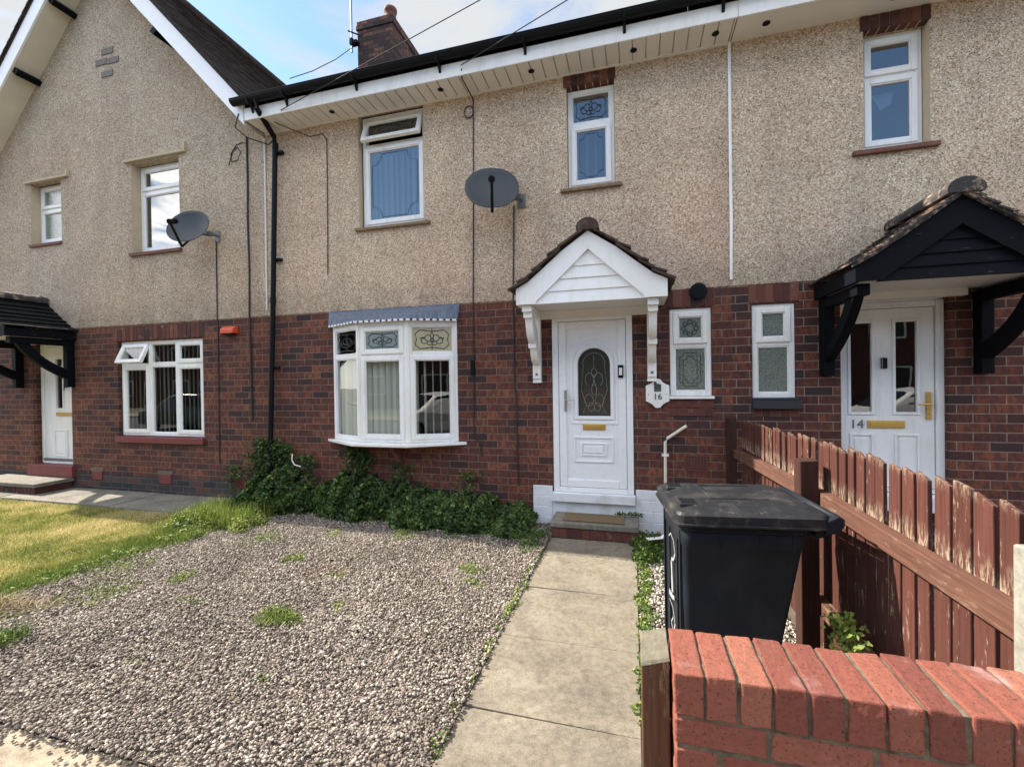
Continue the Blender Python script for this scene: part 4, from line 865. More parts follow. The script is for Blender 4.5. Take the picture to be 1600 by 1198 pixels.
def dish(name, label, c, arm_to, R=.31):
    r = thing('satellite_dish', label, 'satellite dish', (arm_to[0], 0, arm_to[2]), 'satellite dishes on the pebbledash')
    az, el = rad(17), rad(24)
    n = Vector((math.sin(az)*math.cos(el), -math.cos(az)*math.cos(el), math.sin(el))); x = Vector((math.cos(az), math.sin(az), 0)); u = x.cross(n)
    if u.z < 0: u = -u
    T = Matrix((x, u, n)).transposed().to_4x4(); T.translation = Vector(c)
    m = MB(T); vs = []; fs = []; NR, NA = 8, 40
    for side in (0, 1):
        for i in range(NR+1):
            for k in range(NA):
                q = i/NR; a = k*2*math.pi/NA; ex = abs(math.cos(a))**.9*math.copysign(1, math.cos(a)); ez = math.sin(a)
                vs.append((R*q*ex, R*.985*q*ez, .075*q*q-.006*side-(.03 if False else 0)))
    for i in range(NR):
        for k in range(NA):
            a = i*NA+k; b = i*NA+(k+1) % NA; fs.append((a, b, b+NA, a+NA)); o = (NR+1)*NA; fs.append((o+a, o+a+NA, o+b+NA, o+b))
    o = (NR+1)*NA
    for k in range(NA): fs.append((NR*NA+k, NR*NA+(k+1) % NA, o+NR*NA+(k+1) % NA, o+NR*NA+k))
    m.add(vs, fs); m.build('reflector', M_dish, r, smooth=True)
    m = MB(T); m.tube([(0, -.345, .05), (0, -.33, .10), (0, -.20, .36)], .017, 8); m.tube([(0, -.345, .05), (0, -.10, -.06)], .014, 8); ar = m.build('arm', M_black, r)
    m = MB(T); m.tube([(0, -.205, .37), (0, -.13, .30)], [.036, .03], 12); m.tube([(0, -.135, .305), (0, -.11, .285)], .038, 12); m.build('receiver', M_black, r)
    m = MB(); a = Vector(arm_to); cc = Vector(c)-n*.05
    m.tube([cc, cc+Vector((.12, .10, -.02)), (a.x, -.10, a.z), (a.x, YW-.012, a.z)], .018, 8); m.box(a.x-.05, a.x+.05, YW-.012, YW, a.z-.09, a.z+.07); m.box(a.x-.055, a.x+.03, -.16, -.10, a.z-.03, a.z+.03); m.build('wall_bracket', M_galv, r)
    m = MB(T); m.box(-.07, .07, -.08, .08, -.05, -.015); m.build('back_plate', M_galv, r)
dish('satellite_dish', 'grey satellite dish between the two upper windows of the middle house', (-1.545, -.30, 3.90), (-1.265, 0, 3.88))
dish('satellite_dish', 'grey satellite dish overlapping the left house upper window', (-6.05, -.30, 3.94), (-5.90, 0, 3.92), R=.285)

def small_things():
    r = thing('house_number_sign', 'white shaped plaque with small house picture and number 16 beside the door', 'sign', (.26, 0, 1.55))
    m = MB(); P = []
    base = [(0, .175), (.03, .168), (.06, .13), (.10, .105), (.13, .095), (.13, 0)]
    q = base+[(a, -b) for a, b in base[::-1][1:]]; q += [(-a, b) for a, b in q[::-1][1:-1]]
    m.prism([(.262+a*.96, 1.555+b*.93) for a, b in q], -.03, -.012, 'y'); m.build('plaque', M_upvc, r, bevel=.003)
    m = MB(); m.prism([(.225, 1.60), (.30, 1.60), (.30, 1.655), (.255, 1.665), (.24, 1.685), (.225, 1.675)], -.033, -.031, 'y'); m.build('picture', M_leadline, r)
    m = MB(); m.box(.225, .30, -.034, -.031, 1.575, 1.60); m.build('picture_lawn', simple('sign_green', (.06, .12, .06), .5), r)
    text_mesh('number', '16', .095, .262, -.034, 1.518, M_leadline, r, ext=.002, sx=1.0)
    m = MB()
    for x in (.165, .36): m.lathe([(.006, -.034), (.006, -.030)], (x, 0, 1.545), 8, 'y')
    m.build('screw', M_galv, r)
    r = thing('alarm_box', 'small orange-red box fixed high on the left house brickwork', 'alarm box', (-5.68, 0, 2.5))
    m = MB(); m.prism([(-.0, 2.47), (-.0, 2.57), (-.05, 2.575), (-.10, 2.53), (-.10, 2.47)], -5.80, -5.56, 'x'); m.build('case', M_redbox, r, bevel=.008)
    m = MB(); m.box(-5.78, -5.60, -.085, -.01, 2.455, 2.47); m.build('base', M_black, r)
    r = thing('aerial_mast', 'thin aerial pole clamped to the left side of the chimney', 'aerial', (-5.56, 2.9, 8.6))
    m = MB(); m.tube([(-5.575, 2.9, 8.62), (-5.575, 2.9, 10.6)], .02, 8); m.build('pole', M_galv, r)
    m = MB(); m.box(-5.62, -5.45, 2.88, 3.0, 8.80, 8.86); m.box(-5.60, -5.54, 2.86, 2.94, 8.76, 8.90); m.tube([(-5.6, 2.8, 9.0), (-5.5, 3.0, 9.05)], .014, 6); m.build('clamp', M_black, r)
    m = MB(); m.tube([(-5.575, 2.9, 10.3), (-5.575, 2.0, 10.3)], .012, 6)
    for i in range(7): m.tube([(-5.80, 2.05+i*.13, 10.3), (-5.35, 2.05+i*.13, 10.3)], .005, 5)
    m.build('antenna', M_galv, r)
    m = MB(); m.tube([(-5.56, 2.88, 8.7), (-5.53, 2.3, 8.05), (-5.50, 1.6, 7.35), (-5.55, 1.1, 6.9)], .008, 6); m.build('lead', M_cable, r)
    # telephone wires to poles beyond the frame
    for nm, a, b, lab in (('telephone_wire', WA, WB, 'thin overhead wire running from the middle house fascia up to the right'), ('telephone_wire', WC, WD, 'thin overhead wire rising from the eaves by the downpipe past the chimney')):
        m = MB(); a = Vector(a); b = Vector(b); m.tube([a.lerp(b, t/16)-Vector((0, 0, .0)) for t in range(17)], .0055, 6); tag(m.build(nm, M_cable), lab, 'wire')
WA, WB = (-1.87, -.40, 5.36), (14, -3.906, 8)
WC, WD = (-4.40, -.38, 5.30), (14, -2.795, 8)
small_things()
# ------------------------------------------------------------------ step, mat, number 18's step
def steps():
    r = thing('door_step', 'low brick step with concrete slab top in front of the white door', 'step', (-.43, -.24, 0))
    m = MB(); rr = random.Random(2)
    for i in range(11): m.tint = rr.uniform(.3, .9); m.box(-.885+i*.0835+.004, -.885+(i+1)*.0835-.004, -.42, -.03, .0, .112)
    b = m.build('brick_riser', M_soldier, r, bevel=.004); g = MB(); g.box(-.88, .028, -.412, -.035, 0, .11); g.build('mortar', M_mortar_dk, b)
    m = MB(); m.box(-.90, .038, -.435, -.022, .115, .17); m.build('slab', M_flag, r, bevel=.007)
    m = MB(); m.box(-.77, -.11, -.37, -.085, .172, .188); tag(m.build('doormat', M_mat, bevel=.005), 'worn brown coir doormat lying on the step of the white door', 'doormat')
    r = thing('door_step', 'grey slab step on bricks below the far-left door', 'step', (-9.9, -.3, 0))
    m = MB()
    for i in range(17): m.tint = rr.uniform(0, .5); m.box(-10.6+i*.09, -10.6+i*.09+.083, -.50, -.02, .045, .15)
    m.build('brick_riser', M_soldier, r, bevel=.004); m = MB(); m.box(-10.65, -9.03, -.53, -.01, .155, .215); m.build('slab', M_flag, r, bevel=.008)
steps()

# ------------------------------------------------------------------ front brick wall with brick-on-edge coping
def roughen(o, amp=.007, size=.035):
    m = o.modifiers.new('fine', 'SUBSURF'); m.subdivision_type = 'SIMPLE'; m.levels = m.render_levels = 3
    tx = bpy.data.textures.new('rough', 'CLOUDS'); tx.noise_scale = size; tx.noise_depth = 3
    d = o.modifiers.new('rough', 'DISPLACE'); d.texture = tx; d.texture_coords = 'LOCAL'; d.strength = amp; d.mid_level = .5
def red_wall():
    r = thing('brick_garden_wall', 'low red brick garden wall with brick-on-edge coping in the bottom right corner', 'wall', (1.4, -3.9, 0))
    rr = random.Random(11); y0, y1, zt = -4.0, -3.785, .965; xw = .093; m = MB(); n = 34
    def brick(m, x0, x1, ya, yb, za, zb, chip=False):
        j = lambda: rr.uniform(-.0022, .0022); m.tint = rr.random()
        p = [(x0+j(), ya+j(), za), (x1+j(), ya+j(), za), (x1+j(), yb+j(), za), (x0+j(), yb+j(), za)]; dz = j(); q = [(x0+j(), ya+j(), zb+dz+j()), (x1+j(), ya+j(), zb+dz+j()), (x1+j(), yb+j(), zb+dz+j()), (x0+j(), yb+j(), zb+dz+j())]
        if chip: q[1] = (x1-.004, ya+.006, zb-.004)
        m.hexa(p, q)
    for i in range(n):
        a = xw+i*.0775; brick(m, a, a+.0695, y0, y1, zt-.108, zt, chip=i == 7)
    cp = m.build('coping', M_redbrick, r, bevel=.0045, seg=2); roughen(cp)
    m = MB(); rows = 12
    for k in range(rows):
        z1 = zt-.118-k*.076; z0 = z1-.066; off = (.0 if k % 2 else -.1125); x = xw
        first = .214 if k % 2 == 0 else .102
        e = x+first; brick(m, x, e, y0+.004, y1-.004, z0, z1); x = e+.010
        while x < xw+n*.0775-.02: e = min(x+.214, xw+n*.0775-.01); brick(m, x, e, y0+.004, y1-.004, z0, z1); x = e+.010
    roughen(m.build('brick_courses', M_redbrick, r, bevel=.004, seg=1), .006)
    m = MB(); m.box(xw+.006, xw+n*.0775-.016, y0+.007, y1-.007, -.1, zt-.006); m.build('mortar', M_mortar, r)
red_wall()
def gate_post():
    r = thing('gate_post', 'weathered dark brown square post with split top beside the brick wall', 'post', (.05, -3.86, 0))
    m = MB(); m.hexa([(.012, -3.93, -.1), (.088, -3.93, -.1), (.088, -3.80, -.1), (.012, -3.80, -.1)], [(.012, -3.93, .925), (.086, -3.93, .95), (.086, -3.80, .965), (.012, -3.80, .945)])
    m.build('post', M_gpost, r, bevel=.004)
    m = MB(); m.hexa([(.011, -3.931, .925), (.087, -3.931, .95), (.087, -3.80, .965), (.011, -3.80, .945)], [(.013, -3.925, .934), (.085, -3.927, .957), (.084, -3.802, .970), (.015, -3.802, .951)]); roughen(m.build('worn_top', simple('lichen_wood', (.15, .135, .10), .95, .5, 40, bump=.8), r), .006, .02); return r
gate_post()

# ------------------------------------------------------------------ timber fence
def fence():
    r = thing('picket_fence', 'red-brown stained close picket fence with pale worn patches between the gardens', 'fence', (1.05, -1.8, 0))
    rise = lambda y: .055*min(1, -y/2.0)
    xf = lambda y: 1.005+.055*min(1, -y/2.2)      # the run leans away from the path
    rr = random.Random(21); y = -.16; i = 0
    while y > -3.60:
        w = rr.uniform(.082, .098); g = rr.uniform(.005, .022); yb = y-w; zt = 1.265+rise(y)+rr.uniform(-.012, .012); s = rr.uniform(.006, .022); ln = rr.uniform(-.016, .016)
        t = .018; x = xf(y)+.057+rr.uniform(-.004, .005); tw = rr.uniform(-.006, .006)
        m = MB(); m.tint = rr.random(); yb2 = yb+ln; y2 = y+ln
        m.hexa([(x, yb, .03), (x+t, yb, .03), (x+t+tw, y, .03), (x+tw, y, .03)], [(x, yb2, zt-s), (x+t, yb2, zt-s-.003), (x+t+tw, y2-.012, zt+.004), (x+tw, y2-.012, zt+.006)])

        m.build('picket', M_picket, r, bevel=.003); y = yb-g; i += 1
    for ya, yb in ((-.12, -2.25), (-2.252, -3.605)):
        for z0, z1, sec in ((.875, .965, 0), (.26, .345, 1)):
            m = MB(); q = lambda y, z: z+rise(y)*(1.2 if not sec else .6)
            xa, xb = xf(ya), xf(yb); m.hexa([(xa, ya, q(ya, z0)), (xa+.055, ya, q(ya, z0)), (xb+.055, yb, q(yb, z0)), (xb, yb, q(yb, z0))], [(xa, ya, q(ya, z1)), (xa+.055, ya, q(ya, z1)+.004), (xb+.055, yb, q(yb, z1)+.004), (xb, yb, q(yb, z1))])
            m.build('rail', M_rail, r, bevel=.004)
    for x0, x1, ya, yb, zt in ((.955, 1.045, -.105, -.01, 1.295), (.957, 1.055, -2.20, -2.09, 1.22)):
        m = MB(); m.hexa([(x0, ya, -.1), (x1, ya, -.1), (x1, yb, -.1), (x0, yb, -.1)], [(x0, ya, zt-.006), (x1, ya, zt), (x1, yb, zt), (x0, yb, zt-.004)]); m.build('post', M_fpost, r, bevel=.005)
    m = MB(); m.hexa([(1.035, -3.70, -.1), (1.13, -3.70, -.1), (1.13, -3.61, -.1), (1.035, -3.61, -.1)], [(1.038, -3.70, 1.242), (1.13, -3.70, 1.245), (1.13, -3.61, 1.24), (1.038, -3.61, 1.235)])
    o = m.build('fence_post', M_palepost, None, bevel=.006); tag(o, 'pale grey weathered post at the right edge behind the brick wall', 'post')
fence()

# ------------------------------------------------------------------ wheelie bin
def rr_ring(cx, cy, hx, hy, r, z, n=5):
    pts = []
    for qx, qy, a0 in ((1, 1, 0), (-1, 1, 90), (-1, -1, 180), (1, -1, 270)):
        for k in range(n+1):
            a = rad(a0+90*k/n); pts.append((cx+qx*(hx-r)+r*math.cos(a), cy+qy*(hy-r)+r*math.sin(a), z))
    return pts
def loft(m, rings, cap0=True, cap1=True):
    n = len(rings[0]); vs = [p for g in rings for p in g]; fs = []
    for i in range(len(rings)-1):
        for k in range(n): fs.append((i*n+k, i*n+(k+1) % n, (i+1)*n+(k+1) % n, (i+1)*n+k))
    if cap0: fs.append(tuple(range(n-1, -1, -1)))
    if cap1: fs.append(tuple(range((len(rings)-1)*n, len(rings)*n)))
    m.add(vs, fs)
def bin_():
    r = thing('wheelie_bin', 'black wheelie bin with closed lid and white painted marks, standing by the picket fence', 'wheelie bin', (.5, -2.56, 0))
    t = MT('bin_plastic'); n = t.noise(2.2, 5, .65, vec=t.pos(1, 1, .6))
    c = t.mix(t.ramp(n, [(.42, 0.0), (.75, .55)]), (.010, .013, .019), (.038, .044, .050)); c = t.mix(t.ramp(t.noise(34, 5, .8), [(.60, 0.0), (.74, .30)]), c, (.07, .07, .065))
    t.set(color=c, rough=t.ramp(t.noise(9, 4), [(.3, .45), (.7, .60)]), spec=.15); t.bump(t.noise(240, 2), .10, .002); B = t.m
    t = MT('bin_lid_plastic'); c = t.mix(t.ramp(t.noise(5.5, 6, .7), [(.50, 0.0), (.68, .55)]), (.013, .014, .017), (.060, .056, .049)); c = t.mix(t.ramp(t.noise(22, 5, .8), [(.58, 0.0), (.68, .4)]), c, (.20, .18, .14))
    t.set(color=c, rough=.45, spec=.28); t.bump(t.noise(240, 2), .12, .002); LB = t.m
    def ring(z, x0, x1, y0, y1, rd): return rr_ring((x0+x1)/2, (y0+y1)/2, (x1-x0)/2, (y1-y0)/2, rd, z)
    X0 = .198; R0 = .595
    def body(z): u = z/1.0; return (X0-.004*(1-u)+.01*(1-u), R0+.18*u, -2.82-.02*u+.03*(1-u), -2.31+.02*u-.03*(1-u))
    m = MB(); R = []
    for z in (.03, .06, .30, .60, .86): a = body(z); R.append(ring(z, *a, .035))
    a = body(.87); R.append(ring(.865, a[0]-.006, a[1]+.006, a[2]-.006, a[3]+.006, .05)); a = body(.985); R.append(ring(.985, a[0]-.008, a[1]+.008, a[2]-.008, a[3]+.008, .05))
    loft(m, R); b = m.build('body', B, r, smooth=True, bevel=0); b.data.polygons.foreach_set('use_smooth', [True]*len(b.data.polygons))
    # rim and stiffening ribs
    m = MB(); a = body(.96); loft(m, [ring(.945, a[0]-.018, a[1]+.02, a[2]-.018, a[3]+.018, .055), ring(.99, a[0]-.022, a[1]+.03, a[2]-.022, a[3]+.022, .055)]); m.build('rim', B, r)
    for x in (.37, .55, .70):
        m = MB(); m.hexa([(x-.004, body(.86)[2]-.006, .86), (x+.004, body(.86)[2]-.006, .86), (x+.004, -2.80, .86), (x-.004, -2.80, .86)], [(x-.004, body(.94)[2]-.016, .945), (x+.004, body(.94)[2]-.016, .945), (x+.004, -2.80, .945), (x-.004, -2.80, .945)]); m.build('rib', B, r)
    for y in (-2.70, -2.50): m = MB(); m.box(X0-.006, X0+.01, y-.006, y+.006, .12, .9); m.build('rib', B, r)
    for y in (-2.785, -2.365): m = MB(); m.box(X0-.01, X0+.01, y-.008, y+.008, .10, .93); m.build('rib', B, r)
    # lid: skirt, domed top, raised panel, two finger grips
    m = MB(); x0, x1, y0, y1 = .160, .845, -2.882, -2.262
    L = [ring(.985, x0, x1, y0, y1, .045), ring(1.028, x0, x1, y0, y1, .045), ring(1.040, x0+.010, x1-.006, y0+.010, y1-.010, .04), ring(1.044, x0+.035, x1-.02, y0+.035, y1-.035, .035), ring(1.062, x0+.10, x1-.05, y0+.07, y1-.07, .05), ring(1.068, x0+.16, x1-.10, y0+.13, y1-.13, .05)]
    loft(m, L); lid = m.build('lid', LB, r, smooth=False, bevel=.004, seg=2)
    m = MB(); m.ring(0, 0, 0, 0, 0, 0, 0) if False else None
    # flange line round the skirt
    loft(m, [ring(.978, x0-.008, x1+.004, y0-.008, y1+.008, .05), ring(.990, x0-.008, x1+.004, y0-.008, y1+.008, .05)]); m.build('lid_lip', LB, lid, bevel=.003)
    for yc in (-2.745, -2.40):
        m = MB(); m.box(x0+.03, x0+.125, yc-.055, yc+.055, 1.030, 1.066); m.build('grip', LB, lid, bevel=.008)
        m = MB(); m.box(x0+.045, x0+.115, yc-.042, yc+.042, 1.0662, 1.0675); m.build('grip_recess', M_black, lid)
    m = MB(); m.box(x0+.20, x0+.215, -2.70, -2.42, 1.060, 1.074); m.box(x0+.20, x1-.20, -2.71, -2.70, 1.060, 1.074); m.box(x0+.20, x1-.2, -2.42, -2.41, 1.060, 1.074); m.build('raised_edge', LB, lid, bevel=.004)
    # hinge and handle
    m = MB(); m.hexa([(.79, -2.86, .93), (.86, -2.86, .95), (.86, -2.29, .95), (.79, -2.29, .93)], [(.79, -2.87, 1.0), (.865, -2.87, 1.01), (.865, -2.28, 1.01), (.79, -2.28, 1.0)]); 
    for y in (-2.862, -2.575, -2.288): m.prism([(.82, .955), (.88, .965), (.905, 1.0), (.905, 1.03), (.88, 1.045), (.83, 1.02)], y-.016, y+.016, 'y')
    m.build('hinge', B, r, bevel=.006)
    m = MB(); m.tube([(.878, -2.86, 1.03), (.878, -2.29, 1.03)], .017, 12); m.build('handle', B, r, smooth=True)
    m = MB(); m.tube([(.72, -2.86, .10), (.72, -2.27, .10)], .012, 8); m.build('axle', M_galv, r)
    for y in (-2.885, -2.245):
        m = MB(); m.lathe([(.095, -.022), (.10, -.015), (.10, .015), (.095, .022)], (.72, y, .10), 24, 'y'); w = m.build('wheel', M_black, r, bevel=.004); m = MB(); m.lathe([(.05, -.024), (.045, .024)], (.72, y, .10), 16, 'y'); m.build('hub', M_galv, w)
    # brush-painted marks on the face that looks along the path
    m = MB(); xq = X0-.0125
    def stroke(p, w):
        for i in range(len(p)-1):
            (a, b), (c, d) = p[i], p[i+1]; a -= .09; c -= .09; L_ = math.hypot(c-a, d-b) or 1; nx, nz = -(d-b)/L_*w[min(i, len(w)-1)]/2, (c-a)/L_*w[min(i, len(w)-1)]/2
            m.add([(xq, a+nx, b+nz), (xq, c+nx, d+nz), (xq, c-nx, d-nz), (xq, a-nx, b-nz)], [(0, 1, 2, 3)])
    stroke([(-2.44, .815), (-2.49, .845), (-2.56, .83), (-2.60, .775), (-2.56, .73), (-2.50, .71)], [.008, .008, .011, .014, .016])
    stroke([(-2.50, .70), (-2.51, .62), (-2.52, .54)], [.032, .040]); stroke([(-2.43, .505), (-2.52, .515), (-2.57, .53)], [.03, .022])
    stroke([(-2.44, .47), (-2.53, .46), (-2.58, .40), (-2.54, .33), (-2.48, .36), (-2.53, .41)], [.008, .012, .016, .014, .010]); stroke([(-2.56, .34), (-2.61, .29)], [.018])
    m.build('painted_marks', simple('white_brush_paint', (.30, .325, .34), .7, .35, 60), r)
    r.rotation_euler = (0, 0, rad(6.5)); r.scale = (1, 1, 1.024)
bin_()

# ------------------------------------------------------------------ gravel
def ico():
    t = (1+5**.5)/2; v = np.array([(-1, t, 0), (1, t, 0), (-1, -t, 0), (1, -t, 0), (0, -1, t), (0, 1, t), (0, -1, -t), (0, 1, -t), (t, 0, -1), (t, 0, 1), (-t, 0, -1), (-t, 0, 1)], float)
    f = np.array([(0, 11, 5), (0, 5, 1), (0, 1, 7), (0, 7, 10), (0, 10, 11), (1, 5, 9), (5, 11, 4), (11, 10, 2), (10, 7, 6), (7, 1, 8), (3, 9, 4), (3, 4, 2), (3, 2, 6), (3, 6, 8), (3, 8, 9), (4, 9, 5), (2, 4, 11), (6, 2, 10), (8, 6, 7), (9, 8, 1)])
    return v/np.linalg.norm(v[0]), f
def np_mesh(name, V, F, tint, mat, smooth=False):
    n = F.shape[1]; me = bpy.data.meshes.new(name); me.vertices.add(len(V)); me.vertices.foreach_set('co', V.astype(np.float32).ravel())
    me.loops.add(F.size); me.loops.foreach_set('vertex_index', F.astype(np.int32).ravel()); me.polygons.add(len(F))
    me.polygons.foreach_set('loop_start', (np.arange(len(F))*n).astype(np.int32)); me.polygons.foreach_set('loop_total', np.full(len(F), n, np.int32))
    me.update(calc_edges=True); a = me.attributes.new('tint', 'FLOAT', 'FACE'); a.data.foreach_set('value', tint.astype(np.float32))
    if smooth: me.polygons.foreach_set('use_smooth', np.ones(len(F), bool))
    me.materials.append(mat); o = bpy.data.objects.new(name, me); COL.objects.link(o); return o
def stones(name, P, size, mat, flat=.62):
    iv, fa = ico(); N = len(P); rng = RNG
    V = iv[None]*(1+rng.uniform(-.28, .22, (N, 12, 1))); V = V*np.stack([rng.uniform(.8, 1.25, N), rng.uniform(.65, 1.0, N), rng.uniform(flat-.15, flat+.12, N)], 1)[:, None]
    a = rng.uniform(0, 6.283, N); b = rng.normal(0, .35, N); ca, sa, cb, sb = np.cos(a), np.sin(a), np.cos(b), np.sin(b)
    x, y, z = V[..., 0], V[..., 1], V[..., 2]; y, z = y*cb[:, None]-z*sb[:, None], y*sb[:, None]+z*cb[:, None]; x, y = x*ca[:, None]-y*sa[:, None], x*sa[:, None]+y*ca[:, None]
    V = np.stack([x, y, z], 2)*size[:, None, None]+P[:, None]; F = fa[None]+np.arange(N)[:, None, None]*12
    return np_mesh(name, V.reshape(-1, 3), F.reshape(-1, 3), np.repeat(rng.random(N), 20), mat)
def gmat(name, stops):
    t = MT(name); c = t.ramp(t.attr(), stops); c = t.mix(.6, c, t.ramp(t.noise(160, 3, .7), [(.3, .65), (.7, 1.2)]), 'MULTIPLY'); c = t.mix(.6, c, t.ramp(t.noise(1.3, 5, .65), [(.34, .62), (.6, 1.10)]), 'MULTIPLY'); t.set(color=c, rough=.9, spec=.2); return t.m
def vnoise(x, y, s, seed):      # smooth value noise for patches
    r = np.random.default_rng(seed).random((64, 64)); X = x*s+1000; Y = y*s+1000; i = np.floor(X).astype(int); j = np.floor(Y).astype(int); u = X-i; v = Y-j; u = u*u*(3-2*u); v = v*v*(3-2*v)
    g = lambda a, b: r[a % 64, b % 64]; return (g(i, j)*(1-u)+g(i+1, j)*u)*(1-v)+(g(i, j+1)*(1-u)+g(i+1, j+1)*u)*v
def lawn_edge(y): return -4.97+.05*math.sin(y*3.1)+.03*math.sin(y*7.7)
def gravel():
    M1 = gmat('purple_grey_gravel', [(0, (.07, .058, .049)), (.22, (.16, .133, .114)), (.5, (.24, .203, .175)), (.75, (.31, .268, .23)), (.92, (.42, .375, .32)), (1, (.60, .55, .48))])
    bed = MB(); bed.add([(-4.97, -3.712, .004), (-.892, -3.712, .004), (-.892, -.02, .004), (-4.97, -.02, .004)], [(0, 1, 2, 3)]); kind(bed.build('gravel_bed', simple('gravel_dust', (.20, .16, .14), .95, .4, 40)), 'structure')
    N = 110000; x = RNG.uniform(-5.15, -.885, N); y = RNG.uniform(-3.74, -.02, N); near = np.clip((-y)/3.7, 0, 1)
    keep = (x > -4.98+.06*np.sin(y*3.1)-.10*(vnoise(x, y, 3, 2)-.3)) & (RNG.random(N) < 1.0+.0*near); x, y = x[keep], y[keep]; n = len(x)
    hum = .034*vnoise(x, y, 1.3, 5)+.020*vnoise(x, y, 4, 9); z = hum+RNG.uniform(-.008, .012, n)-.006; s = RNG.uniform(.0058, .0118, n); s[RNG.random(n) < .05] *= 1.5; s[RNG.random(n) < .25] *= .72
    kind(stones('gravel', np.stack([x, y, z], 1), s, M1), 'stuff', 'loose purple grey gravel filling the front garden beside the path', 'gravel')
    # a few stones kicked onto the pavement
    n = 420; x = RNG.uniform(-3.9, -.95, n); y = -3.70-np.abs(RNG.normal(0, .05, n))*np.where(RNG.random(n) < .12, 3.5, 1); kind(stones('stray_gravel', np.stack([x, y, np.full(n, .005)], 1), RNG.uniform(.007, .012, n), M1), 'stuff', 'stray stones scattered on the pavement edge', 'gravel')
    M2 = gmat('white_gravel', [(0, (.12, .10, .085)), (.25, (.27, .24, .20)), (.6, (.42, .385, .33)), (1, (.62, .59, .53))])
    N = 15000; x = RNG.uniform(.03, 1.04, N); y = RNG.uniform(-3.78, -.42, N); z = RNG.uniform(-.006, .012, N); kind(stones('white_gravel', np.stack([x, y, z], 1), RNG.uniform(.006, .013, N), M2), 'stuff', 'pale white gravel strip between the path and the bin', 'gravel')
gravel()

# ------------------------------------------------------------------ grass, weeds, ivy
def leafmat(name, stops, rough=.6, trans=True):
    t = MT(name); c = t.ramp(t.attr(), stops); t.set(color=c, rough=rough, spec=.3)
    if trans:
        tr = t.N.new('ShaderNodeBsdfTranslucent'); t.L.new(c, tr.inputs[0]); mx = t.N.new('ShaderNodeMixShader'); mx.inputs[0].default_value = .3
        t.L.new(t.b.outputs[0], mx.inputs[1]); t.L.new(tr.outputs[0], mx.inputs[2]); t.L.new(mx.outputs[0], t.N['Material Output'].inputs[0])
    return t.m
GR = [(0, (.06, .105, .018)), (.3, (.15, .19, .035)), (.55, (.30, .29, .085)), (.8, (.50, .43, .18)), (1, (.62, .52, .28))]
M_grass = leafmat('lawn_grass', GR); M_weed = leafmat('weed_leaf', [(0, (.03, .065, .012)), (.5, (.09, .15, .024)), (.8, (.22, .27, .05)), (1, (.42, .42, .14))])
M_ivy = leafmat('ivy_leaf', [(0, (.018, .036, .012)), (.4, (.038, .080, .018)), (.7, (.075, .14, .03)), (1, (.17, .24, .06))], .45)
def blades(P, h, tint, w=.0035, lean=.5):
    N = len(P); a = RNG.uniform(0, 6.283, N); l = RNG.uniform(0, lean, N)*h; d = np.stack([np.cos(a), np.sin(a), 0*a], 1); b = RNG.uniform(0, 6.283, N); s = np.stack([np.cos(b), np.sin(b), 0*b], 1)*w
    up = np.array([0, 0, 1.])
    V = np.stack([P-s, P+s, P+d*l[:, None]*.4+up*(h*.6)[:, None]+s*.8, P+d*l[:, None]*.4+up*(h*.6)[:, None]-s*.8, P+d*l[:, None]+up*h[:, None]], 1)
    F4 = np.array([(0, 1, 2), (0, 2, 3), (3, 2, 4)])[None]+np.arange(N)[:, None, None]*5
    return V.reshape(-1, 3), F4.reshape(-1, 3), np.repeat(tint, 3)
def leaves(P, size, tint, nrm_up=.5):
    N = len(P); n = RNG.normal(0, 1, (N, 3)); n[:, 2] = np.abs(n[:, 2])+nrm_up; n[:, 1] -= .5; n /= np.linalg.norm(n, axis=1)[:, None]
    u = np.cross(n, RNG.normal(0, 1, (N, 3))); u /= np.linalg.norm(u, axis=1)[:, None]; v = np.cross(n, u); s = size[:, None]
    V = np.stack([P-u*s, P-u*s*.15-v*s*.62+n*s*.12, P+u*s*.55-v*s*.35, P+u*s*1.05, P+u*s*.55+v*s*.35, P-u*s*.15+v*s*.62+n*s*.12], 1)
    F = np.array([(0, 1, 2), (0, 2, 3), (0, 3, 4), (0, 4, 5)])[None]+np.arange(N)[:, None, None]*6
    return V.reshape(-1, 3), F.reshape(-1, 3), np.repeat(tint, 4)
def merge(parts):
    V = []; F = []; T = []; o = 0
    for v, f, t in parts: V.append(v); F.append(f+o); T.append(t); o += len(v)
    return np.concatenate(V), np.concatenate(F), np.concatenate(T)
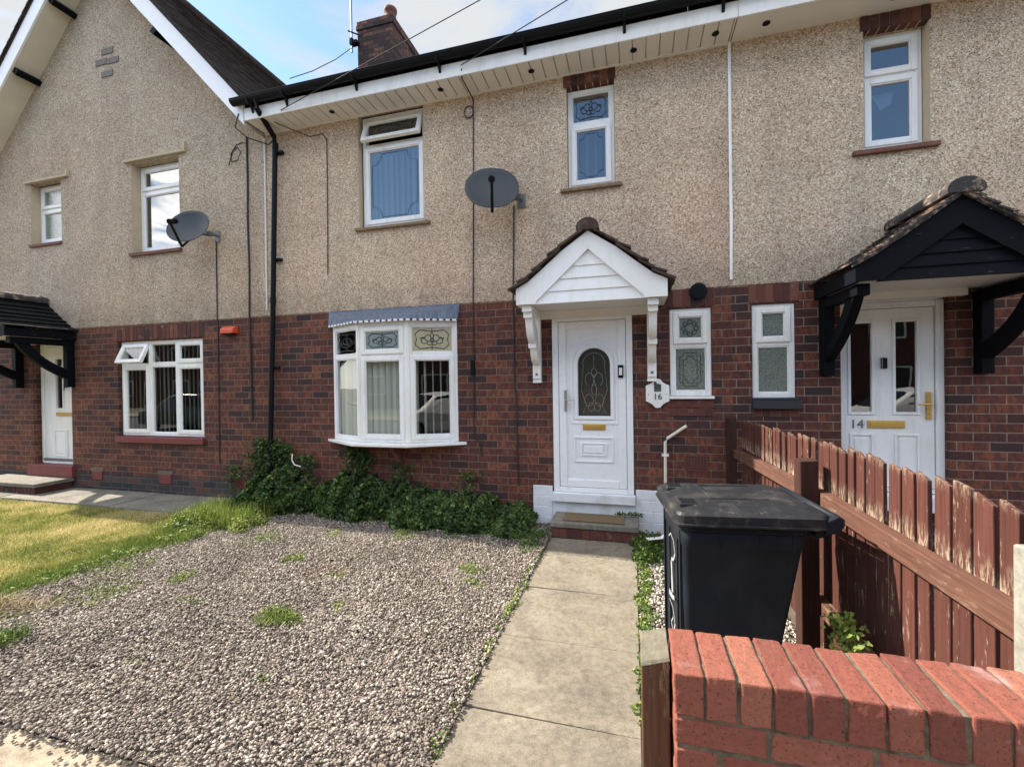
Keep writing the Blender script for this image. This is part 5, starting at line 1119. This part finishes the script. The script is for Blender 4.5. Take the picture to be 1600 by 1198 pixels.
def greenery():
    lawn = MB(); N = 40; pts = [(lawn_edge(-.72-i*3.0/N), -.72-i*3.0/N, .006) for i in range(N+1)]; lawn.add(pts+[(-12.4, -3.71, .006), (-12.4, -.72, .006)], [tuple(range(N+2, -1, -1))]); kind(lawn.build('lawn', simple('lawn_soil', (.17, .155, .05), .95, .4, 12)), 'structure')
    n = 120000; x = RNG.uniform(-11.5, -4.93, n); y = RNG.uniform(-3.7, -.70, n); k = (x < -4.95+.05*np.sin(y*3.1)) & (y < -.70-.05*vnoise(x, x, 6, 1)); x, y = x[k], y[k]
    dry = vnoise(x, y, 1.4, 21)*.55+vnoise(x, y, 5, 22)*.45; edge = np.clip((x+5.55)/.5, 0, 1); tint = np.clip(dry*.9+.22-edge*.55+RNG.normal(0, .13, len(x)), 0, 1); h = RNG.uniform(.018, .042, len(x))*(1+edge*.9)
    V, F, T = blades(np.stack([x, y, np.full(len(x), .005)], 1), h, tint, .0034, .9); kind(np_mesh('grass', V, F, T, M_grass), 'stuff', 'short dry yellow green grass of the left lawn', 'grass')
    # rough green edge between lawn and gravel, growing into tall weeds near the downpipe
    P = []; S_ = []; T_ = []
    def clump(cx, cy, rx, ry, hh, n, t0=.5, sz=.013):
        a = RNG.uniform(0, 6.283, n); r = np.sqrt(RNG.random(n)); px = cx+rx*r*np.cos(a); py = cy+ry*r*np.sin(a); pz = hh*RNG.random(n)**1.3*(1-.6*r**2)+.004
        P.append(np.stack([px, py, pz], 1)); S_.append(RNG.uniform(.6, 1.3, n)*sz); T_.append(np.clip(RNG.normal(t0, .2, n)+.2*(pz/hh-.5), 0, 1))
    for i in range(95):
        y = -.75-RNG.random()*2.9; clump(lawn_edge(y)+RNG.normal(0, .07), y, RNG.uniform(.05, .13), RNG.uniform(.05, .13), RNG.uniform(.03, .10), 110, RNG.uniform(.35, .75))
    for i in range(60): clump(RNG.uniform(-5.5, -4.4), RNG.uniform(-1.15, -.62), .12, .10, RNG.uniform(.07, .20), 160, RNG.uniform(.45, .9), .014)
    for cx, cy, r, hh, n in ((-3.18, -1.65, .13, .06, 500), (-2.53, -2.57, .16, .07, 700), (-4.30, -2.60, .30, .05, 900), (-3.91, -2.2, .10, .04, 160), (-4.05, -3.3, .16, .12, 600), (-2.41, -.80, .16, .06, 450), (-1.43, -1.41, .15, .04, 250), (-2.56, -1.88, .12, .04, 160), (-3.41, -2.5, .12, .04, 200), (-2.64, -1.4, .12, .03, 110), (-1.32, -1.71, .14, .04, 180), (-2.07, -3.15, .07, .04, 140), (-1.9, -.78, .12, .05, 250), (-3.9, -1.3, .2, .07, 500), (-4.6, -2.2, .2, .05, 500), (-4.5, -3.0, .16, .04, 300), (-3.3, -.9, .14, .04, 200), (-2.2, -2.3, .08, .03, 60), (-3.0, -3.2, .05, .03, 60), (-3.6, -3.0, .1, .03, 90)):
        for q in range(4): clump(cx+RNG.normal(0, r*.35), cy+RNG.normal(0, r*.35), r*.6, r*.45, hh, n//4, RNG.uniform(.35, .75), .010)
    for i in range(150):
        x, y = RNG.uniform(-4.8, -1.0), RNG.uniform(-3.3, -.7)
        if vnoise(np.array([x]), np.array([y]), 1.1, 33)[0]+.25*(-x/5) > .62: clump(x, y, RNG.uniform(.02, .06), RNG.uniform(.02, .05), RNG.uniform(.01, .035), int(RNG.uniform(10, 40)), RNG.uniform(.3, .9), .007)
    for y in np.arange(-.45, -3.7, -.045):      # both edges of the path
        if RNG.random() < (.9 if y > -2.2 else .3): clump(-.915+RNG.normal(0, .012), y, .035, .04, RNG.uniform(.02, .05), 34, RNG.uniform(.3, .75), .009)
        if RNG.random() < .95 and y > -2.95: clump(.065+RNG.normal(0, .018), y, .055, .04, RNG.uniform(.02, .06), 60, RNG.uniform(.25, .65), .010)
        if y < -3.35: clump(.0, y, .02, .03, .04, 16, .6, .009)
    for i in range(40): clump(RNG.uniform(.02, .30), RNG.uniform(-.95, -.35), .09, .08, RNG.uniform(.05, .16), 90, .25, .014)
    for i in range(14): clump(RNG.uniform(-1.1, -.92), RNG.uniform(-.95, -.30), .07, .08, RNG.uniform(.04, .13), 90, .25, .012)
    for i in range(8): clump(RNG.uniform(-.25, .05), -.04, .05, .02, .12, 30, .3, .011) if False else clump(RNG.uniform(-.20, .06), -.09, .05, .02, .05, 22, .3, .012)
    P[-8:] = [p+np.array([0, 0, .19]) for p in P[-8:]]
    for x in np.arange(-.85, 0, .03): clump(x, -.885, .02, .006, .012, 5, .5, .006) if RNG.random() < .5 else None
    V, F, T = leaves(np.concatenate(P), np.concatenate(S_), np.concatenate(T_)); 
    n = 9000; yy = -.75-RNG.random(n)*2.95; xx = np.array([lawn_edge(q) for q in yy])+RNG.normal(.02, .09, n); b1 = blades(np.stack([xx, yy, 0*xx], 1), RNG.uniform(.03, .09, n), np.clip(RNG.normal(.5, .2, n), 0, 1), .003, 1.0)
    n = 2500; xx = RNG.uniform(-5.5, -4.5, n); yy = RNG.uniform(-1.1, -.45, n); b2 = blades(np.stack([xx, yy, 0*xx], 1), RNG.uniform(.08, .28, n), np.clip(RNG.normal(.6, .2, n), 0, 1), .004, .6)
    hb = []
    for cx, cy, r, n, t0, hh in ((-3.18, -1.65, .10, 260, .55, .08), (-2.53, -2.57, .13, 420, .6, .09), (-4.3, -2.6, .28, 700, .55, .07), (-4.05, -3.3, .13, 420, .3, .15), (-2.41, -.82, .16, 320, .6, .08), (-3.9, -1.3, .25, 500, .5, .08), (-3.9, -2.2, .12, 160, .6, .06), (-4.6, -2.2, .25, 500, .55, .08), (-2.55, -1.87, .12, 120, .7, .05), (-1.4, -1.4, .16, 160, .6, .05)):
        q = np.sqrt(RNG.random(n))*r; a = RNG.uniform(0, 6.283, n); hb.append(blades(np.stack([cx+q*np.cos(a), cy+q*np.sin(a), 0*q], 1), RNG.uniform(.3, 1, n)*hh, np.clip(RNG.normal(t0, .2, n), 0, 1), .0028, 1.3))
    V, F, T = merge([(V, F, T), b1, b2]+hb); kind(np_mesh('weeds', V, F, T, M_weed), 'stuff', 'green weeds growing through the gravel and along the path edges', 'weeds')
    M_straw = leafmat('dry_straw', [(0, (.07, .045, .025)), (.5, (.22, .16, .085)), (1, (.46, .37, .21))])
    n = 5200; x = RNG.normal(-4.95, .33, n); y = RNG.normal(-2.93, .14, n)+.25*(x+4.95); k = x > -5.6; x, y = x[k], y[k]; n = len(x); z = .002+.055*np.exp(-((y+2.93)/.15)**2)*RNG.random(n)
    V, F, T = blades(np.stack([x, y, z], 1), RNG.uniform(.008, .035, n), np.clip(RNG.normal(.5, .28, n), 0, 1), .003, 5.0); kind(np_mesh('straw', V, F, T, M_straw), 'stuff', 'raked dead brown grass where the lawn meets the gravel', 'dead grass')
    n = 700; x = RNG.normal(-2.72, .14, n); y = RNG.normal(-1.80, .10, n); V, F, T = leaves(np.stack([x, y, RNG.random(n)*.03], 1), RNG.uniform(.005, .010, n), np.clip(RNG.normal(.4, .3, n), 0, 1)); kind(np_mesh('rusty_weed', V, F, T, leafmat('rusty_weed_leaf', [(0, (.10, .035, .02)), (.5, (.22, .10, .04)), (1, (.25, .22, .06))])), 'stuff', 'rusty low weed spreading in the gravel', 'weeds')
    n = 420; x = RNG.uniform(-4.9, -.95, n); y = -.5-3.2*RNG.random(n)**1.6; V, F, T = leaves(np.stack([x, y, np.full(n, .045)], 1), RNG.uniform(.006, .016, n), RNG.random(n), 3.0); kind(np_mesh('leaf_litter', V, F, T, leafmat('dead_leaf', [(0, (.05, .03, .02)), (.6, (.14, .09, .05)), (1, (.26, .20, .11))])), 'stuff', 'dead leaves scattered over the gravel', 'leaf litter')
    # ivy bed under the bay window
    r = thing('ivy', 'dark green ivy bed growing along the wall under the bay window', 'ivy', (-3.0, -.3, 0))
    prof = lambda x: .9*np.interp(x, [-5.35, -5.1, -4.9, -4.6, -4.3, -3.9, -3.6, -3.3, -3.0, -2.6, -2.2, -1.9, -1.5, -1.25, -1.1], [.20, .34, .55, .56, .44, .42, .56, .44, .40, .35, .33, .34, .29, .22, .15])
    n = 34000; x = RNG.uniform(-5.3, -1.12, n); q = RNG.random(n); hmax = prof(x)*(.62+.40*vnoise(x, x*0, 7, 3)+.36*vnoise(x, x*0, 19, 13)); dep = .22+.38*vnoise(x, x*0+5, 3, 4)+.12*vnoise(x, x*0, 9, 8)
    dep = np.where(x < -4.6, dep*1.25, dep)
    th = RNG.uniform(0, math.pi/2, n); rad_ = .72+.28*RNG.random(n)**.5*(.8+.4*vnoise(x*1.0, th*1.3, 6, 12)); y = -dep*np.cos(th)*rad_-.02; z = hmax*np.sin(th)*rad_+.01
    tint = np.clip(RNG.normal(.46, .27, n)+.45*(vnoise(x, z, 9, 15)-.5), 0, 1); L1 = leaves(np.stack([x, y, z], 1), RNG.uniform(.017, .038, n), tint, .3)
    ex = []
    for cx, zz, k in ((-5.15, .95, 260), (-5.2, .72, 260), (-4.95, .95, 420), (-4.75, .88, 360), (-3.62, .90, 260), (-3.5, .80, 260), (-4.4, .74, 260), (-2.0, .60, 120), (-5.6, .55, 160), (-2.9, .66, 120)):
        m = k; ex.append(leaves(np.stack([cx+RNG.normal(0, .09, m), -.03-np.abs(RNG.normal(0, .05, m)), zz-np.abs(RNG.normal(0, .22, m))], 1), RNG.uniform(.014, .03, m), np.clip(RNG.normal(.45, .2, m), 0, 1), .2))
    V, F, T = merge([L1]+ex); o = np_mesh('foliage', V-np.array([-3.0, -.3, 0]), F, T, M_ivy); o.parent = r
    m = MB(); rr = random.Random(3)
    for i in range(26):
        x = rr.uniform(-5.2, -1.2); p = [(x, -rr.uniform(.05, .35), 0)]
        for k in range(6): a = p[-1]; p.append((a[0]+rr.uniform(-.12, .12), min(-.02, a[1]+rr.uniform(-.06, .06)), a[2]+rr.uniform(.04, .12)))
        m.tube(p, .004, 5)
    m.build('stem', simple('ivy_stem', (.10, .07, .04), .9), r)
    m = MB(); m.tube([(-4.44, -.24, .78), (-4.43, -.26, .70), (-4.38, -.27, .64), (-4.28, -.27, .62)], .007, 6); tag(m.build('loose_cable', M_upvc), 'short loop of loose white cable hanging over the ivy', 'cable')
    # broad-leaved weed between bin and fence
    r = thing('weed_plant', 'bright green broad-leaved weed between the bin and fence', 'plant', (.90, -2.9, 0)); n = 900
    z = RNG.random(n)*.62; x = .93+RNG.normal(0, .045, n)*(1.2-z); y = -2.86+RNG.normal(0, .07, n)*(1.2-z); L1 = leaves(np.stack([x, y, z], 1), RNG.uniform(.008, .018, n), np.clip(RNG.normal(.7, .15, n), 0, 1), .5)
    o = np_mesh('foliage', L1[0]-np.array([.90, -2.9, 0]), L1[1], L1[2], M_weed); o.parent = r
    m = MB(); m.tube([(.93, -2.86, 0), (.92, -2.88, .3), (.94, -2.85, .64)], .005, 5); m.build('stem', M_weed, r)
    # bit of litter by the step
    m = MB(); m.add([(.10, -.50, .10), (.24, -.47, .11), (.27, -.54, .115), (.13, -.57, .10), (.30, -.46, .15)], [(0, 3, 2, 1), (1, 2, 4)]); tag(m.build('paper_litter', M_upvc), 'crumpled white paper caught in the weeds beside the step', 'litter')
greenery()

# ------------------------------------------------------------------ across the road: what the windows mirror
def opposite():
    h = thing('terraced_houses', 'brick terrace across the road, mirrored in the window glass', 'house', (0, -22, 0))
    m = wall_holes(MB(), -60, 80, -.1, 5.4, [], 0); M_ = Matrix.Rotation(math.pi, 4, 'Z'); M_.translation = (0, -22, 0); m.v = [tuple(M_ @ Vector(v)) for v in m.v]
    m.box(-80, 60, -30, -22.02, -.1, 5.4); m.build('wall', M_brick_r, h)
    m = MB(); m.prism([(-21.6, 5.35), (-26, 8.8), (-30.4, 5.35)], -80, 60, 'x'); m.build('roof', M_tile_dk, h)
    for i in range(12):
        x = -42+i*6
        for dx, z0, w, hh in ((0, .9, 1.8, 1.3), (3, 0, .95, 2.1), (0, 3.6, 1.6, 1.2), (2.8, 3.7, 1.0, 1.1)):
            f = MB(); f.ring(x+dx, x+dx+w, z0, z0+hh, .08, -21.99, -21.93); fo = f.build('window', M_upvc, h)
            p = MB(); p.add([(x+dx+.08, -21.96, z0+.08), (x+dx+w-.08, -21.96, z0+.08), (x+dx+w-.08, -21.96, z0+hh-.08), (x+dx+.08, -21.96, z0+hh-.08)], [(3, 2, 1, 0)]); p.build('pane', M_dark, fo)
    def car(x, y, body, label, first=None):
        r = thing('parked_car', label, 'car', (x, y, -.09), 'cars parked along the road behind the camera')
        side = [(-2.0, .25), (-2.05, .55), (-1.95, .78), (-1.15, .92), (-.55, 1.38), (.1, 1.47), (1.0, 1.45), (1.75, 1.05), (1.98, .95), (2.05, .5), (2.0, .25)]
        m = MB(Matrix.Translation((x, y, -.09))); n = len(side); vs = []
        for yy, s in ((-.86, .97), (-.80, 1), (.80, 1), (.86, .97)):
            for a, b in side: inn = .16 if b > 1.0 else 0; vs.append((a*s, yy*(1-inn) if abs(yy) > .8 else yy*(1-inn), b))
        fs = [tuple(range(n)), tuple(range(4*n-1, 3*n-1, -1))]+[(k*n+i, (k+1)*n+i, (k+1)*n+(i+1) % n, k*n+(i+1) % n) for k in range(3) for i in range(n)]
        m.add(vs, fs); m.build('body', body, r, bevel=.05, seg=3)
        for s in (-1, 1):
            m = MB(Matrix.Translation((x, y, -.09))); m.add([(-1.0, s*.80, .95), (-.5, s*.755, 1.34), (.1, s*.745, 1.41), (.95, s*.745, 1.38), (1.5, s*.80, 1.0)], [(0, 1, 2, 3, 4)]); m.build('side_window', M_black, r)
        m = MB(Matrix.Translation((x, y, -.09))); m.add([(-1.17, -.70, .95), (-1.17, .70, .95), (-.60, .62, 1.38), (-.60, -.62, 1.38)], [(0, 1, 2, 3)]); m.build('windscreen', M_black, r)
        for a in (-1.3, 1.3):
            for s in (-1, 1):
                m = MB(); m.lathe([(.30, -.10), (.32, -.08), (.32, .08), (.30, .10)], (x+a, y+s*.78, .22), 20, 'y'); w = m.build('wheel', M_black, r); m = MB(); m.lathe([(.19, -.105), (.19, .105)], (x+a, y+s*.78, .22), 14, 'y'); m.build('hub_cap', M_galv, w)
        m = MB(Matrix.Translation((x, y, -.09))); m.box(-2.06, -1.98, -.7, -.45, .62, .74); m.box(-2.06, -1.98, .45, .7, .62, .74); m.build('headlight', M_upvc, r)
    Wc = simple('white_car_paint', (.75, .76, .77), .25, .05); Dc = simple('dark_car_paint', (.03, .035, .045), .25, .05)
    car(1.6, -8.9, Wc, 'white hatchback parked across the pavement, mirrored in the bay window'); car(7.4, -8.9, Wc, 'white hatchback mirrored in the glass of door 14'); car(-17.5, -8.9, Dc, 'dark hatchback mirrored in the left house window')
opposite()
